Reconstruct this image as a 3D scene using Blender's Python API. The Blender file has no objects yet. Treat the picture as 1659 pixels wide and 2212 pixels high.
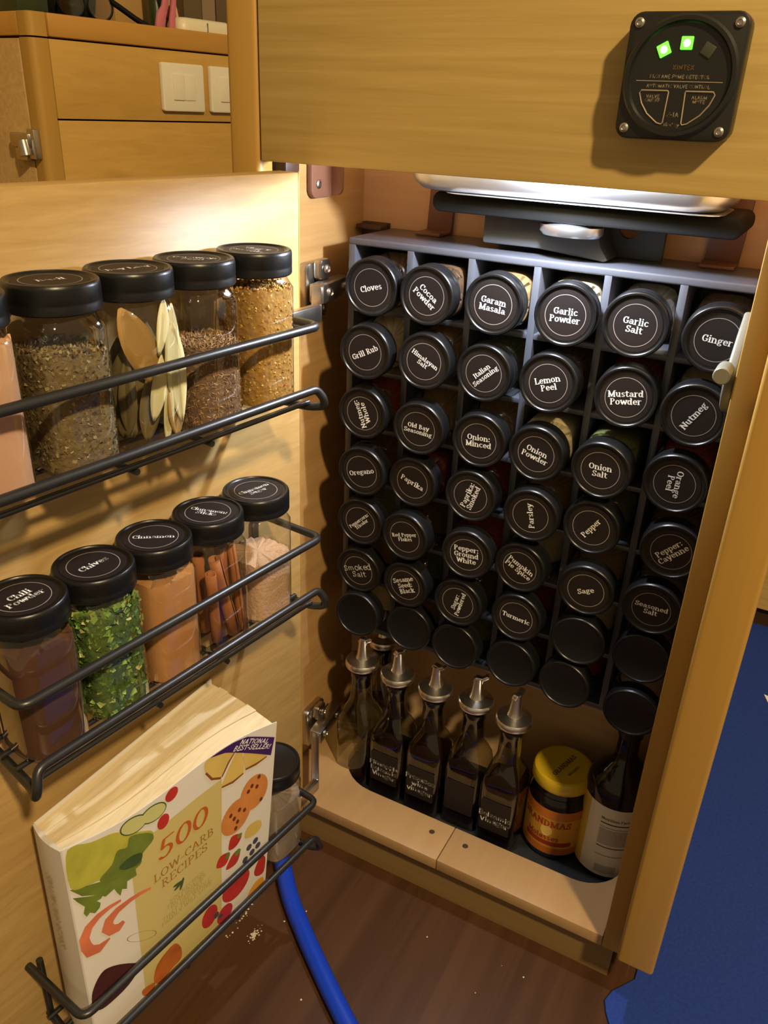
import bpy, bmesh, math, random
from mathutils import Vector, Matrix
random.seed(7)
R = math.radians
sc = bpy.context.scene
COL = sc.collection
S = 0.6          # metres per calibration unit
ZF = 0.696       # camera height above the floor, metres
def W(p): return Vector((p[0]*S, p[1]*S, p[2]*S + ZF))

# ------------------------------------------------------------------ camera
cam_d = bpy.data.cameras.new('camera'); cam = bpy.data.objects.new('camera', cam_d); COL.objects.link(cam)
cam_d.sensor_fit = 'HORIZONTAL'; cam_d.sensor_width = 36.0; cam_d.lens = 1774.2*36.0/1659.0
cam_d.clip_start = 0.01; cam_d.clip_end = 50
yaw, pitch, roll = R(-27.1751), R(-26.1816), R(-2.5432)
f_ = Vector((math.sin(yaw)*math.cos(pitch), math.cos(yaw)*math.cos(pitch), math.sin(pitch)))
r_ = Vector((math.cos(yaw), -math.sin(yaw), 0)); d_ = f_.cross(r_)
r2 = math.cos(roll)*r_ + math.sin(roll)*d_; d2 = -math.sin(roll)*r_ + math.cos(roll)*d_
M = Matrix((r2, -d2, -f_)).transposed().to_4x4(); M.translation = W((0, 0, 0))
cam.matrix_world = M
sc.camera = cam
# ------------------------------------------------------------------ light
sc.view_settings.view_transform = 'Standard'; sc.view_settings.look = 'None'
sc.view_settings.exposure = 0.0; sc.view_settings.gamma = 1.0; sc.view_settings.use_curve_mapping = False
wd = bpy.data.worlds.new('world'); sc.world = wd; wd.use_nodes = True
wd.node_tree.nodes['Background'].inputs[0].default_value = (1.0, 0.76, 0.43, 1)
wd.node_tree.nodes['Background'].inputs[1].default_value = 0.30
def lamp(name, kind, loc, energy, color, size, target=None):
    l = bpy.data.lights.new(name, kind); o = bpy.data.objects.new(name, l); COL.objects.link(o)
    o.location = loc; l.energy = energy; l.color = color
    if kind == 'AREA': l.shape = 'DISK'; l.size = size
    else: l.shadow_soft_size = size
    if target is not None:
        o.rotation_euler = (Vector(target)-Vector(loc)).to_track_quat('-Z', 'Y').to_euler()
    return o
lamp('ceiling_lamp', 'POINT', (0.87, -0.41, 1.82), 158, (1.0, 0.76, 0.43), 0.05)
lamp('cabinet_led', 'POINT', W((-0.29, 0.905, -0.050)), 4.8, (0.74, 0.84, 1.0), 0.006)

# ------------------------------------------------------------------ materials
def new_mat(name):
    m = bpy.data.materials.new(name); m.use_nodes = True
    return m, m.node_tree, m.node_tree.nodes['Principled BSDF']
def plain(name, col, rough=.5, metal=0, emit=None, estr=0, noise=0, nscale=60, bump=0, spec=.5):
    m, t, b = new_mat(name)
    b.inputs['Base Color'].default_value = (*col, 1); b.inputs['Roughness'].default_value = rough; b.inputs['Metallic'].default_value = metal
    b.inputs['Specular IOR Level'].default_value = spec
    if emit: b.inputs['Emission Color'].default_value = (*emit, 1); b.inputs['Emission Strength'].default_value = estr
    if noise or bump:
        tc = t.nodes.new('ShaderNodeTexCoord'); n = t.nodes.new('ShaderNodeTexNoise'); n.inputs['Scale'].default_value = nscale; n.inputs['Detail'].default_value = 4
        t.links.new(tc.outputs['Object'], n.inputs['Vector'])
        if noise:
            mx = t.nodes.new('ShaderNodeMix'); mx.data_type = 'RGBA'
            mx.inputs['A'].default_value = (*[c*(1-noise) for c in col], 1); mx.inputs['B'].default_value = (*[min(1, c*(1+noise)) for c in col], 1)
            t.links.new(n.outputs['Fac'], mx.inputs['Factor']); t.links.new(mx.outputs['Result'], b.inputs['Base Color'])
        if bump:
            bp = t.nodes.new('ShaderNodeBump'); bp.inputs['Strength'].default_value = bump; bp.inputs['Distance'].default_value = .002
            t.links.new(n.outputs['Fac'], bp.inputs['Height']); t.links.new(bp.outputs['Normal'], b.inputs['Normal'])
    return m
def wood(name, c1, c2, axis, rough=.42, fine=90, bump=.06, spec=.4):
    m, t, b = new_mat(name)
    tc = t.nodes.new('ShaderNodeTexCoord'); mp = t.nodes.new('ShaderNodeMapping')
    sc_ = [1.0, 1.0, 1.0]; sc_['xyz'.index(axis)] = .03
    mp.inputs['Scale'].default_value = sc_
    n = t.nodes.new('ShaderNodeTexNoise'); n.inputs['Scale'].default_value = fine; n.inputs['Detail'].default_value = 5; n.inputs['Roughness'].default_value = .62; n.inputs['Distortion'].default_value = .4
    n2 = t.nodes.new('ShaderNodeTexNoise'); n2.inputs['Scale'].default_value = fine*.16; n2.inputs['Detail'].default_value = 2
    mx = t.nodes.new('ShaderNodeMix'); mx.inputs['Factor'].default_value = .30
    rp = t.nodes.new('ShaderNodeValToRGB'); rp.color_ramp.elements[0].position = .36; rp.color_ramp.elements[1].position = .64
    rp.color_ramp.elements[0].color = (*c1, 1); rp.color_ramp.elements[1].color = (*c2, 1)
    L = t.links.new
    L(tc.outputs['Object'], mp.inputs['Vector']); L(mp.outputs['Vector'], n.inputs['Vector']); L(mp.outputs['Vector'], n2.inputs['Vector'])
    L(n.outputs['Fac'], mx.inputs['A']); L(n2.outputs['Fac'], mx.inputs['B']); L(mx.outputs['Result'], rp.inputs['Fac']); L(rp.outputs['Color'], b.inputs['Base Color'])
    b.inputs['Roughness'].default_value = rough; b.inputs['Specular IOR Level'].default_value = spec
    bp = t.nodes.new('ShaderNodeBump'); bp.inputs['Strength'].default_value = bump; bp.inputs['Distance'].default_value = .0006
    L(n.outputs['Fac'], bp.inputs['Height']); L(bp.outputs['Normal'], b.inputs['Normal'])
    return m
def thin_glass(name, tint, gl=(1, 1, 1), mul=1.0):
    m = bpy.data.materials.new(name); m.use_nodes = True; t = m.node_tree; t.nodes.clear()
    o = t.nodes.new('ShaderNodeOutputMaterial'); tr = t.nodes.new('ShaderNodeBsdfTransparent'); tr.inputs['Color'].default_value = (*tint, 1)
    g = t.nodes.new('ShaderNodeBsdfGlossy'); g.inputs['Roughness'].default_value = .04; g.inputs['Color'].default_value = (*gl, 1)
    f = t.nodes.new('ShaderNodeLayerWeight'); f.inputs['Blend'].default_value = .5
    pw = t.nodes.new('ShaderNodeMath'); pw.operation = 'POWER'; pw.inputs[1].default_value = 3.0
    mt = t.nodes.new('ShaderNodeMath'); mt.operation = 'MULTIPLY_ADD'; mt.inputs[1].default_value = .85*mul; mt.inputs[2].default_value = .065*mul; mt.use_clamp = True
    mx = t.nodes.new('ShaderNodeMixShader'); L = t.links.new
    L(f.outputs['Facing'], pw.inputs[0]); L(pw.outputs[0], mt.inputs[0]); L(mt.outputs[0], mx.inputs[0]); L(tr.outputs[0], mx.inputs[1]); L(g.outputs[0], mx.inputs[2]); L(mx.outputs[0], o.inputs[0])
    return m
def island(name, cols, rough=.7):
    m, t, b = new_mat(name)
    g = t.nodes.new('ShaderNodeNewGeometry'); rp = t.nodes.new('ShaderNodeValToRGB')
    el = rp.color_ramp.elements
    while len(el) < len(cols): el.new(.5)
    for i, c in enumerate(cols): el[i].position = i/(len(cols)-1); el[i].color = (*c, 1)
    t.links.new(g.outputs['Random Per Island'], rp.inputs['Fac']); t.links.new(rp.outputs['Color'], b.inputs['Base Color'])
    b.inputs['Roughness'].default_value = rough
    return m
MAT = {}
MAT['veneer_x'] = wood('veneer_panel', (.43, .285, .082), (.55, .38, .125), 'x', fine=170)
MAT['veneer_y'] = wood('veneer_door', (.39, .245, .085), (.50, .33, .13), 'y', fine=170)
MAT['solid_z'] = wood('solid_wood_upright', (.38, .21, .040), (.43, .245, .050), 'z', fine=40, bump=.02)
MAT['solid_y'] = wood('solid_wood_rail', (.42, .21, .038), (.47, .24, .046), 'y', fine=40, bump=.02)
MAT['veneer_bg'] = wood('veneer_sideboard', (.44, .25, .052), (.51, .30, .068), 'y', fine=120, bump=.02)
MAT['side_y'] = wood('cabinet_side_veneer', (.36, .20, .07), (.45, .26, .10), 'y', fine=150)
MAT['back_x'] = wood('cabinet_back_veneer', (.54, .33, .17), (.61, .39, .21), 'x', fine=130)
MAT['maple_x'] = wood('maple_sill', (.34, .205, .088), (.39, .245, .11), 'y', fine=60, bump=.02)
MAT['toe'] = wood('toe_kick_veneer', (.19, .115, .042), (.24, .15, .058), 'x', fine=120, bump=.02)
MAT['floor'] = wood('brown_floor', (.046, .019, .008), (.080, .036, .015), 'y', rough=.33, fine=55, bump=.05)
MAT['matblue'] = plain('blue_mat', (.016, .045, .27), .75, noise=.25, nscale=300, bump=.2, spec=.2)
MAT['blackmat'] = plain('black_mat', (.006, .006, .006), .6)
MAT['gap'] = plain('dark_gap', (.03, .014, .004), .8)
MAT['lid'] = plain('black_lid_plastic', (.006, .006, .0065), .34, noise=.2, nscale=200, bump=.05, spec=.42)
MAT['labelblk'] = plain('black_label', (.013, .009, .008), .55, spec=.3)
MAT['white'] = plain('label_white', (.88, .86, .84), .6)
MAT['ring'] = plain('label_ring', (.26, .23, .21), .6)
MAT['chalk'] = plain('chalk_white', (.62, .60, .56), .9)
MAT['wire'] = plain('black_wire', (.014, .013, .012), .36, spec=.6)
MAT['rackpaint'] = plain('grey_rack_paint', (.066, .069, .084), .30, noise=.1, nscale=80, bump=.05, spec=.6)
MAT['steel'] = plain('steel', (.80, .77, .73), .30, 1)
MAT['nickel'] = plain('nickel', (.50, .47, .42), .30, 1, noise=.12, nscale=150)
MAT['brushed'] = plain('brushed_steel', (.66, .66, .68), .36, 1, noise=.08, nscale=90, bump=.05)
MAT['screw'] = plain('screw_steel', (.55, .52, .47), .3, 1)
MAT['brownplastic'] = plain('brown_plastic', (.17, .075, .045), .45)
MAT['darkbrown'] = plain('dark_brown_plastic', (.05, .022, .012), .5)
MAT['detblack'] = plain('detector_black', (.012, .011, .009), .35)
MAT['detprint'] = plain('detector_print', (.30, .23, .14), .6)
MAT['detdim'] = plain('detector_dim_print', (.13, .075, .02), .6)
MAT['green'] = plain('green_led', (.05, .4, .02), .3, emit=(.10, 1.0, .03), estr=3.0)
MAT['greencore'] = plain('green_led_core', (.6, .9, .3), .3, emit=(.55, 1.0, .25), estr=9.0)
MAT['ledoff'] = plain('led_off', (.05, .055, .035), .3)
MAT['glass'] = thin_glass('jar_glass', (.93, .93, .91), mul=1.0)
MAT['bottleglass'] = thin_glass('bottle_glass', (.70, .69, .58), mul=1.0)
MAT['darkglass'] = thin_glass('dark_bottle_glass', (.10, .09, .05), mul=1.0)
MAT['vinegar'] = plain('dark_vinegar', (.010, .003, .0015), .08)
MAT['vinegar2'] = plain('amber_vinegar', (.05, .018, .004), .08)
MAT['switchw'] = plain('switch_plastic', (.72, .66, .50), .4)
MAT['catchw'] = plain('catch_plastic', (.15, .145, .11), .5)
MAT['hose'] = plain('blue_hose', (.005, .045, .50), .38)
MAT['black'] = plain('black_enamel', (.003, .003, .003), .6, spec=.15)
MAT['greyboard'] = plain('dark_grey_board', (.045, .047, .052), .55)
MAT['page'] = wood('book_pages', (.58, .46, .27), (.74, .62, .40), 'y', rough=.8, fine=240, bump=.3)
MAT['cover'] = plain('book_cover', (.70, .66, .60), .32)
MAT['spinec'] = plain('book_spine', (.58, .53, .46), .4, noise=.06, nscale=40)
MAT['yel'] = plain('print_yellow', (.56, .46, .17), .32)
MAT['red'] = plain('print_red', (.45, .03, .02), .35, noise=.3, nscale=70)
MAT['title'] = plain('print_title_red', (.48, .10, .015), .4)
MAT['titledk'] = plain('print_title_brown', (.36, .16, .02), .4)
MAT['titlefaint'] = plain('print_faint', (.40, .31, .10), .4)
MAT['pgreen'] = plain('print_green', (.14, .19, .025), .35, noise=.55, nscale=55)
MAT['pgreen2'] = plain('print_yellow_green', (.42, .40, .05), .35, noise=.4, nscale=55)
MAT['pdgreen'] = plain('print_dark_green', (.05, .085, .02), .35, noise=.4, nscale=70)
MAT['cuke'] = plain('print_cucumber', (.52, .52, .20), .35, noise=.15, nscale=60)
MAT['shrimp'] = plain('print_shrimp', (.62, .17, .08), .35, noise=.45, nscale=50)
MAT['eggpl'] = plain('print_aubergine', (.055, .014, .016), .3, noise=.4, nscale=30)
MAT['cheese'] = plain('print_cheese', (.62, .44, .11), .35, noise=.2, nscale=30)
MAT['rind'] = plain('print_rind', (.22, .07, .012), .35)
MAT['cookie'] = plain('print_cookie', (.58, .22, .055), .35, noise=.25, nscale=70)
MAT['choc'] = plain('print_chocolate', (.14, .03, .015), .35)
MAT['purple'] = plain('print_purple', (.045, .012, .11), .35)
MAT['blueb'] = plain('print_blueberry', (.06, .06, .09), .35)
MAT['fig'] = plain('print_fig', (.45, .12, .02), .35, noise=.6, nscale=60)
MAT['orange'] = plain('print_orange', (.72, .33, .02), .35)
MAT['line'] = plain('print_line', (.22, .17, .08), .5)
MAT['mollid'] = plain('yellow_metal_lid', (.52, .36, .015), .32, spec=.6)
MAT['molprint'] = plain('lid_print', (.10, .05, .01), .5)
MAT['mollabel'] = plain('molasses_label', (.50, .24, .025), .4, noise=.3, nscale=25)
MAT['molred'] = plain('molasses_red', (.26, .03, .01), .4)
MAT['molband'] = plain('molasses_orange', (.42, .12, .015), .4)
MAT['molglass'] = plain('molasses_dark_glass', (.007, .004, .003), .1)
MAT['wlabel'] = plain('white_bottle_label', (.62, .58, .52), .45)
MAT['ylabel'] = plain('yellow_bottle_label', (.55, .36, .05), .45)
MAT['ink'] = plain('ink', (.05, .045, .04), .6)
MAT['inkgrey'] = plain('ink_grey', (.36, .33, .30), .6)
MAT['cin'] = plain('cinnamon_powder', (.46, .215, .070), .9, noise=.12, nscale=120, bump=.2)
MAT['chili'] = plain('chili_powder', (.075, .027, .010), .9, noise=.45, nscale=50, bump=.2)
MAT['cinsugar'] = plain('cinnamon_sugar', (.56, .36, .22), .8, noise=.16, nscale=420, bump=.5)
MAT['pinkish'] = plain('pale_spice', (.56, .32, .18), .9, noise=.1, nscale=90)
MAT['basilbase'] = plain('basil_mass', (.165, .115, .045), .95, noise=.5, nscale=260, bump=.8)
MAT['basil'] = island('basil_flakes', [(.06, .04, .015), (.16, .11, .04), (.26, .19, .08), (.40, .32, .16)])
MAT['carbase'] = plain('caraway_mass', (.17, .095, .045), .95, noise=.5, nscale=260, bump=.8)
MAT['caraway'] = island('caraway_seeds', [(.10, .05, .02), (.26, .14, .06), (.40, .24, .11), (.55, .38, .20)])
MAT['goldbase'] = plain('golden_mass', (.36, .19, .035), .95, noise=.5, nscale=260, bump=.8)
MAT['gold'] = island('golden_granules', [(.20, .09, .012), (.48, .25, .035), (.62, .36, .06), (.74, .50, .14), (.30, .05, .01)])
MAT['chivebase'] = plain('chive_mass', (.07, .12, .02), .95, noise=.5, nscale=200, bump=.8)
MAT['chive'] = island('chive_flakes', [(.02, .05, .006), (.06, .13, .015), (.13, .24, .03), (.22, .34, .06), (.12, .21, .03), (.62, .58, .20)])
MAT['bark'] = plain('cinnamon_bark', (.33, .115, .032), .75, noise=.4, nscale=90, bump=.4)
MAT['leafa'] = plain('bay_leaf_brown', (.36, .21, .055), .6, noise=.15, nscale=60)
MAT['leafb'] = plain('bay_leaf_pale', (.60, .53, .27), .6, noise=.12, nscale=60)
MAT['leafc'] = plain('bay_leaf_dark', (.15, .11, .04), .7, noise=.3, nscale=60)
MAT['powd'] = [plain('spice_tan', (.32, .20, .08), .9), plain('spice_red', (.25, .04, .012), .9), plain('spice_green', (.14, .15, .04), .9), plain('spice_cream', (.6, .5, .3), .9), plain('spice_brown', (.10, .05, .02), .9)]
MAT['greydust'] = plain('grey_brown_spice', (.26, .20, .15), .9, noise=.35, nscale=90)
MAT['pink'] = plain('pink_plastic', (.50, .14, .17), .5)
MAT['maroon'] = plain('maroon_card', (.12, .015, .012), .6)
MAT['string'] = plain('twine', (.50, .35, .18), .8)
MAT['ivory'] = plain('ivory_plastic', (.70, .62, .42), .4)
MAT['bookbrown'] = plain('brown_book', (.10, .065, .025), .7)
MAT['booktan'] = plain('tan_book', (.22, .15, .08), .7)
MAT['tanbox'] = plain('tan_card', (.42, .24, .07), .7)
MAT['darkbowl'] = plain('black_glazed_bowl', (.012, .013, .007), .08)
MAT['lens'] = thin_glass('lens', (.88, .84, .7))
MAT['darkgreen'] = plain('dark_green', (.02, .03, .008), .3)
MAT['crumb'] = plain('white_crumb', (.62, .58, .48), .9)

# ------------------------------------------------------------------ mesh helpers (shapes are lists of (verts, faces) in calibration units)
def build(name, vf, mat, parent=None, base=None, smooth=None, bevel=0, raw=False, seg=2):
    vs, fs = vf
    bm = bmesh.new()
    off = W(base) if base is not None else Vector((0, 0, 0))
    bv = [bm.verts.new(v if raw else W(v)-off) for v in vs]
    for f in fs:
        try: bm.faces.new([bv[i] for i in f])
        except ValueError: pass
    bmesh.ops.recalc_face_normals(bm, faces=bm.faces)
    if bevel:
        bmesh.ops.bevel(bm, geom=[e for e in bm.edges if len(e.link_faces) == 2 and e.calc_face_angle(0) > .5], offset=bevel*(1 if raw else S), segments=seg, profile=.5, affect='EDGES', clamp_overlap=True)
    me = bpy.data.meshes.new(name); bm.to_mesh(me); bm.free()
    if smooth is not None or bevel:
        me.shade_smooth(); me.set_sharp_from_angle(angle=R(smooth if smooth else 40))
    me.materials.append(mat)
    o = bpy.data.objects.new(name, me); COL.objects.link(o)
    if parent is not None: o.parent = parent
    elif base is not None: o.location = off
    return o
def tag(o, label=None, cat=None, group=None, kind=None):
    if label: o['label'] = label
    if cat: o['category'] = cat
    if group: o['group'] = group
    if kind: o['kind'] = kind
    return o
class Thing:
    def __init__(s, name, label, cat, base, group=None, kind=None):
        s.o = bpy.data.objects.new(name, None); s.o.empty_display_size = .02; COL.objects.link(s.o)
        s.base = base; s.o.location = W(base); tag(s.o, label, cat, group, kind)
    def part(s, name, vf, mat, parent=None, label=None, **k):
        o = build(name, vf, mat, None, s.base, **k); o.location = (0, 0, 0); o.parent = parent or s.o
        if label: o['label'] = label
        return o
def single(name, vf, mat, label, cat, base, group=None, kind=None, **k):
    return tag(build(name, vf, mat, None, base, **k), label, cat, group, kind)
def merge(*a):
    vs, fs = [], []
    for v, f in a:
        n = len(vs); vs += list(v); fs += [[i+n for i in q] for q in f]
    return vs, fs
def box(x0, x1, y0, y1, z0, z1):
    v = [(x, y, z) for x in (x0, x1) for y in (y0, y1) for z in (z0, z1)]
    return v, [(0, 1, 3, 2), (4, 6, 7, 5), (0, 4, 5, 1), (2, 3, 7, 6), (0, 2, 6, 4), (1, 5, 7, 3)]
def xf(vf, fn): return [fn(*v) for v in vf[0]], vf[1]
def prism(poly, fn, h0, h1):
    n = len(poly); v = [fn(a, b, h0) for a, b in poly] + [fn(a, b, h1) for a, b in poly]
    return v, [list(range(n))[::-1], [i+n for i in range(n)]] + [(i, (i+1) % n, n+(i+1) % n, n+i) for i in range(n)]
def rrect(x0, x1, y0, y1, r, n=5):
    p = []
    for cx, cy, a in ((x1-r, y1-r, 0), (x0+r, y1-r, 90), (x0+r, y0+r, 180), (x1-r, y0+r, 270)):
        for i in range(n+1):
            t = R(a+90*i/n); p.append((cx+r*math.cos(t), cy+r*math.sin(t)))
    return p
def circ(cx, cy, rx, ry, n=24, rot=0):
    c, s = math.cos(R(rot)), math.sin(R(rot))
    return [(cx+rx*math.cos(t)*c-ry*math.sin(t)*s, cy+rx*math.cos(t)*s+ry*math.sin(t)*c) for t in [2*math.pi*i/n for i in range(n)]]
def lathe(prof, n=32, fn=None, shape=None):
    # prof list of (r, z); shape(theta, r, z) -> radius scale
    vs, fs = [], []
    for r, z in prof:
        for i in range(n):
            t = 2*math.pi*i/n; k = shape(t, z) if shape else 1
            vs.append((r*k*math.cos(t), r*k*math.sin(t), z))
    for j in range(len(prof)-1):
        for i in range(n):
            a, b = j*n+i, j*n+(i+1) % n; fs.append((a, b, b+n, a+n))
    if prof[0][0] > 1e-6: fs.append(list(range(n))[::-1])
    if prof[-1][0] > 1e-6: fs.append([(len(prof)-1)*n+i for i in range(n)])
    if fn: vs = [fn(*v) for v in vs]
    return vs, fs
def fillet(pts, r, n=5):
    out = [Vector(pts[0])]
    for i in range(1, len(pts)-1):
        p, a, b = Vector(pts[i]), Vector(pts[i-1]), Vector(pts[i+1])
        da, db = (a-p), (b-p); rr = min(r, da.length*.49, db.length*.49)
        A, B = p+da.normalized()*rr, p+db.normalized()*rr
        for k in range(n+1):
            t = k/n; out.append(A*(1-t)**2+p*2*t*(1-t)+B*t*t)
    out.append(Vector(pts[-1])); return out
def tube(pts, r, n=10, rads=None):
    pts = [Vector(p) for p in pts]; vs, fs = [], []
    t0 = (pts[1]-pts[0]).normalized(); u = t0.orthogonal().normalized()
    for i, p in enumerate(pts):
        t = (pts[min(i+1, len(pts)-1)]-pts[max(i-1, 0)]).normalized()
        u = (u-t*u.dot(t)).normalized(); v = t.cross(u); rr = rads[i] if rads else r
        for k in range(n):
            a = 2*math.pi*k/n; q = p+(u*math.cos(a)+v*math.sin(a))*rr; vs.append(tuple(q))
    for j in range(len(pts)-1):
        for k in range(n):
            a, b = j*n+k, j*n+(k+1) % n; fs.append((a, b, b+n, a+n))
    fs.append(list(range(n))[::-1]); fs.append([(len(pts)-1)*n+k for k in range(n)])
    return vs, fs
def spline(pts, m=8):
    P = [Vector(p) for p in pts]; P = [2*P[0]-P[1]]+P+[2*P[-1]-P[-2]]; out = []
    for i in range(1, len(P)-2):
        for k in range(m):
            t = k/m; a, b, c, d = P[i-1], P[i], P[i+1], P[i+2]
            out.append(.5*((2*b)+(c-a)*t+(2*a-5*b+4*c-d)*t*t+(3*b-a-3*c+d)*t**3))
    out.append(P[-2]); return out

# ------------------------------------------------------------------ stroke lettering
G = {
'a': (5.3, 'A 2.5 3.4 1.5 1.5 0 160;A 2.2 1.4 1.6 1.4 0 360;L 4 3.4 4 .7 4.9 .2'), 'b': (5.4, 'S 1.2 0 7.3 l;A 2.9 2.5 1.9 2.5 -180 180'),
'c': (4.9, 'A 2.7 2.5 2 2.5 45 320'), 'd': (5.6, 'A 2.3 2.5 1.8 2.5 0 360;S 4.2 0 7.3 lr'), 'e': (5.1, 'L .8 2.7 4.6 2.7;A 2.7 2.5 1.95 2.5 0 318'),
'f': (3.7, 'S 1.6 0 5.8 b;A 3 5.8 1.4 1.5 180 40;L .3 5 3.4 5'), 'g': (5.2, 'A 2.4 3.2 1.6 1.7 0 360;L 3.5 4.4 4.9 4.9;A 2.4 -.7 1.9 1.2 0 360;L 1.3 1.7 1.2 .5'),
'h': (5.9, 'S 1.2 0 7.3 lb;A 2.9 3.2 1.7 1.7 180 0;S 4.6 0 3.2 b'), 'i': (2.7, 'S 1.3 0 5 lb;D 1.2 6.8'), 'k': (5.6, 'S 1.2 0 7.3 lb;L 1.4 2.2 4.2 4.8;L 2.4 3 4.8 .1;L 3.4 5 5 5;L 3.8 0 5.4 0'),
'l': (2.8, 'S 1.3 0 7.3 lb'), 'm': (8.6, 'S 1.2 0 5 lb;A 2.7 3.3 1.5 1.6 180 0;S 4.2 0 3.3 b;A 5.8 3.3 1.6 1.6 180 0;S 7.4 0 3.3 b'), 'n': (6, 'S 1.2 0 5 lb;A 2.9 3.2 1.7 1.7 180 0;S 4.6 0 3.2 b'),
'o': (5.3, 'A 2.6 2.5 2 2.5 0 360'), 'p': (5.4, 'S 1.2 -2 5 lb;A 2.9 2.5 1.9 2.5 -180 180'), 'r': (4.3, 'S 1.2 0 5 lb;A 2.9 3.2 1.6 1.7 180 55'),
's': (4.4, 'A 2.2 3.7 1.4 1.25 30 270;A 2.2 1.25 1.5 1.25 90 -150'), 't': (3.9, 'L 1.6 6.5 1.6 1.2;A 2.7 1.2 1.1 1.2 180 320;L .3 5 3.5 5'),
'u': (5.8, 'S 1.2 1.6 5 l;A 2.7 1.7 1.5 1.7 180 360;S 4.3 0 5 lr'), 'v': (5.2, 'L .7 4.9 2.6 .1 4.6 4.9;L 0 5 1.5 5;L 3.8 5 5.3 5'), 'w': (7.6, 'L .7 4.9 2.3 .1 3.9 4.7 5.5 .1 7 4.9;L 0 5 1.5 5;L 6.3 5 7.7 5'),
'x': (5.2, 'L .6 4.9 4.6 .1;L 4.5 4.9 .6 .1'), 'y': (5.2, 'L .7 4.9 2.7 .3;L 4.6 4.9 2.4 -1.3 1 -1.9;L 0 5 1.5 5;L 3.8 5 5.3 5'), 'z': (4.8, 'L .7 5 4.2 5 .7 0 4.3 0'), 'q': (5.4, 'A 2.3 2.5 1.8 2.5 0 360;S 4.2 -2 5 b'), 'j': (2.7, 'L 1.5 5 1.5 -1 .4 -2;D 1.4 6.8'),
'A': (6.6, 'L .9 .1 3.2 6.9 5.7 .1;L 1.7 2.3 4.8 2.3;L 0 0 1.9 0;L 4.7 0 6.6 0'), 'B': (5.9, 'S 1.4 0 7 TB;L 1.4 7 2.6 7;A 2.6 5.4 1.9 1.6 90 -90;L 1.4 3.8 2.8 3.8;A 2.8 1.9 2.2 1.9 90 -90;L 1.4 0 2.8 0'),
'C': (6, 'A 3.4 3.5 2.6 3.5 48 312;L 5.1 4.9 5.2 6.8'), 'D': (6.6, 'S 1.4 0 7 TB;L 1.4 7 2.6 7;A 2.6 3.5 3 3.5 90 -90;L 1.4 0 2.6 0'), 'E': (5.6, 'S 1.4 0 7 TB;L 1.4 7 4.9 7 4.9 5.9;L 1.4 3.6 4 3.6;L 1.4 0 5 0 5.1 1.2'),
'F': (5.3, 'S 1.4 0 7 TB;L 1.4 7 4.9 7 4.9 5.8;L 1.4 3.6 4 3.6'), 'G': (6.6, 'A 3.4 3.5 2.6 3.5 48 325;L 5.1 4.9 5.2 6.8;S 5.4 .6 3 t;L 4.2 3 6.4 3'), 'H': (7, 'S 1.4 0 7 tb;S 5.5 0 7 tb;L 1.4 3.6 5.5 3.6'),
'I': (3, 'S 1.5 0 7 tb'), 'J': (4, 'L 2.6 7 2.6 1.4 1.6 0 .5 .6'), 'K': (6.4, 'S 1.4 0 7 tb;L 1.6 3.2 5 6.9;L 2.6 4.2 5.5 .1;L 4.2 7 6 7;L 4.5 0 6.5 0'), 'L': (5.4, 'S 1.4 0 7 tb;L 1.4 0 4.9 0 5 1.5'),
'M': (8.4, 'S 1.3 0 7 b;L 1.3 6.9 4.1 .4 7 6.9;S 7 0 7 b;L .2 7 1.6 7;L 6.8 7 8.2 7'), 'N': (7, 'S 1.3 0 7 b;L 1.3 6.9 5.6 .2;S 5.6 0 7 t;L .2 7 1.6 7'), 'O': (6.7, 'A 3.3 3.5 2.7 3.5 0 360'),
'P': (5.7, 'S 1.4 0 7 tb;L 1.4 7 2.7 7;A 2.7 5.2 2.1 1.8 90 -90;L 1.4 3.4 2.7 3.4'), 'R': (6.3, 'S 1.4 0 7 tb;L 1.4 7 2.7 7;A 2.7 5.3 2 1.7 90 -90;L 1.4 3.6 2.7 3.6;L 3 3.5 5.2 .1;L 4.5 0 6.3 0'),
'S': (5.3, 'A 2.7 5.25 1.8 1.75 25 270;A 2.7 1.75 1.9 1.75 90 -155;L 4.4 5.2 4.4 6.8;L .8 .3 .8 1.8'), 'T': (6, 'S 3 0 7 b;L .5 5.8 .6 7 5.4 7 5.5 5.8'), 'U': (6.7, 'S 1.4 2.3 7 t;A 3.3 2.3 1.9 2.3 180 360;S 5.2 2.3 7 t'),
'V': (6.4, 'L .8 6.9 3.2 .1 5.6 6.9;L 0 7 1.7 7;L 4.7 7 6.4 7'), 'W': (9, 'L .8 6.9 2.6 .2 4.5 6.6 6.4 .2 8.2 6.9;L 0 7 1.7 7;L 7.4 7 9 7'), 'X': (6.3, 'L .8 6.9 5.5 .1;L 5.3 6.9 .8 .1'), 'Y': (6.2, 'L .8 6.9 3.1 3.4 5.4 6.9;S 3.1 0 3.4 b;L 0 7 1.7 7;L 4.5 7 6.2 7'), 'Z': (5.6, 'L .8 7 5 7 .7 0 5.1 0'),
'5': (5.6, 'L 4.7 7 1.7 7 1.3 4;A 2.5 2.1 2.2 2.1 120 -150'), '0': (5.8, 'A 2.9 3.5 2.3 3.5 0 360'), '1': (4, 'L 1 5.8 2.2 7 2.2 0'), '2': (5.2, 'A 2.5 5 1.9 2 160 -40;L 4 3.8 .7 0 4.6 0'), ':': (2.4, 'D 1.2 .7;D 1.2 4.2'), '-': (3.4, 'L .6 2.8 2.8 2.8'), '!': (2.4, 'L 1.2 7 1.2 2.4;D 1.2 .3'), "'": (1.8, 'L .9 7.2 .8 5.6'), '/': (3.6, 'L .3 -.4 3.2 7.2'), '.': (2, 'D 1 .4')}
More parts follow.
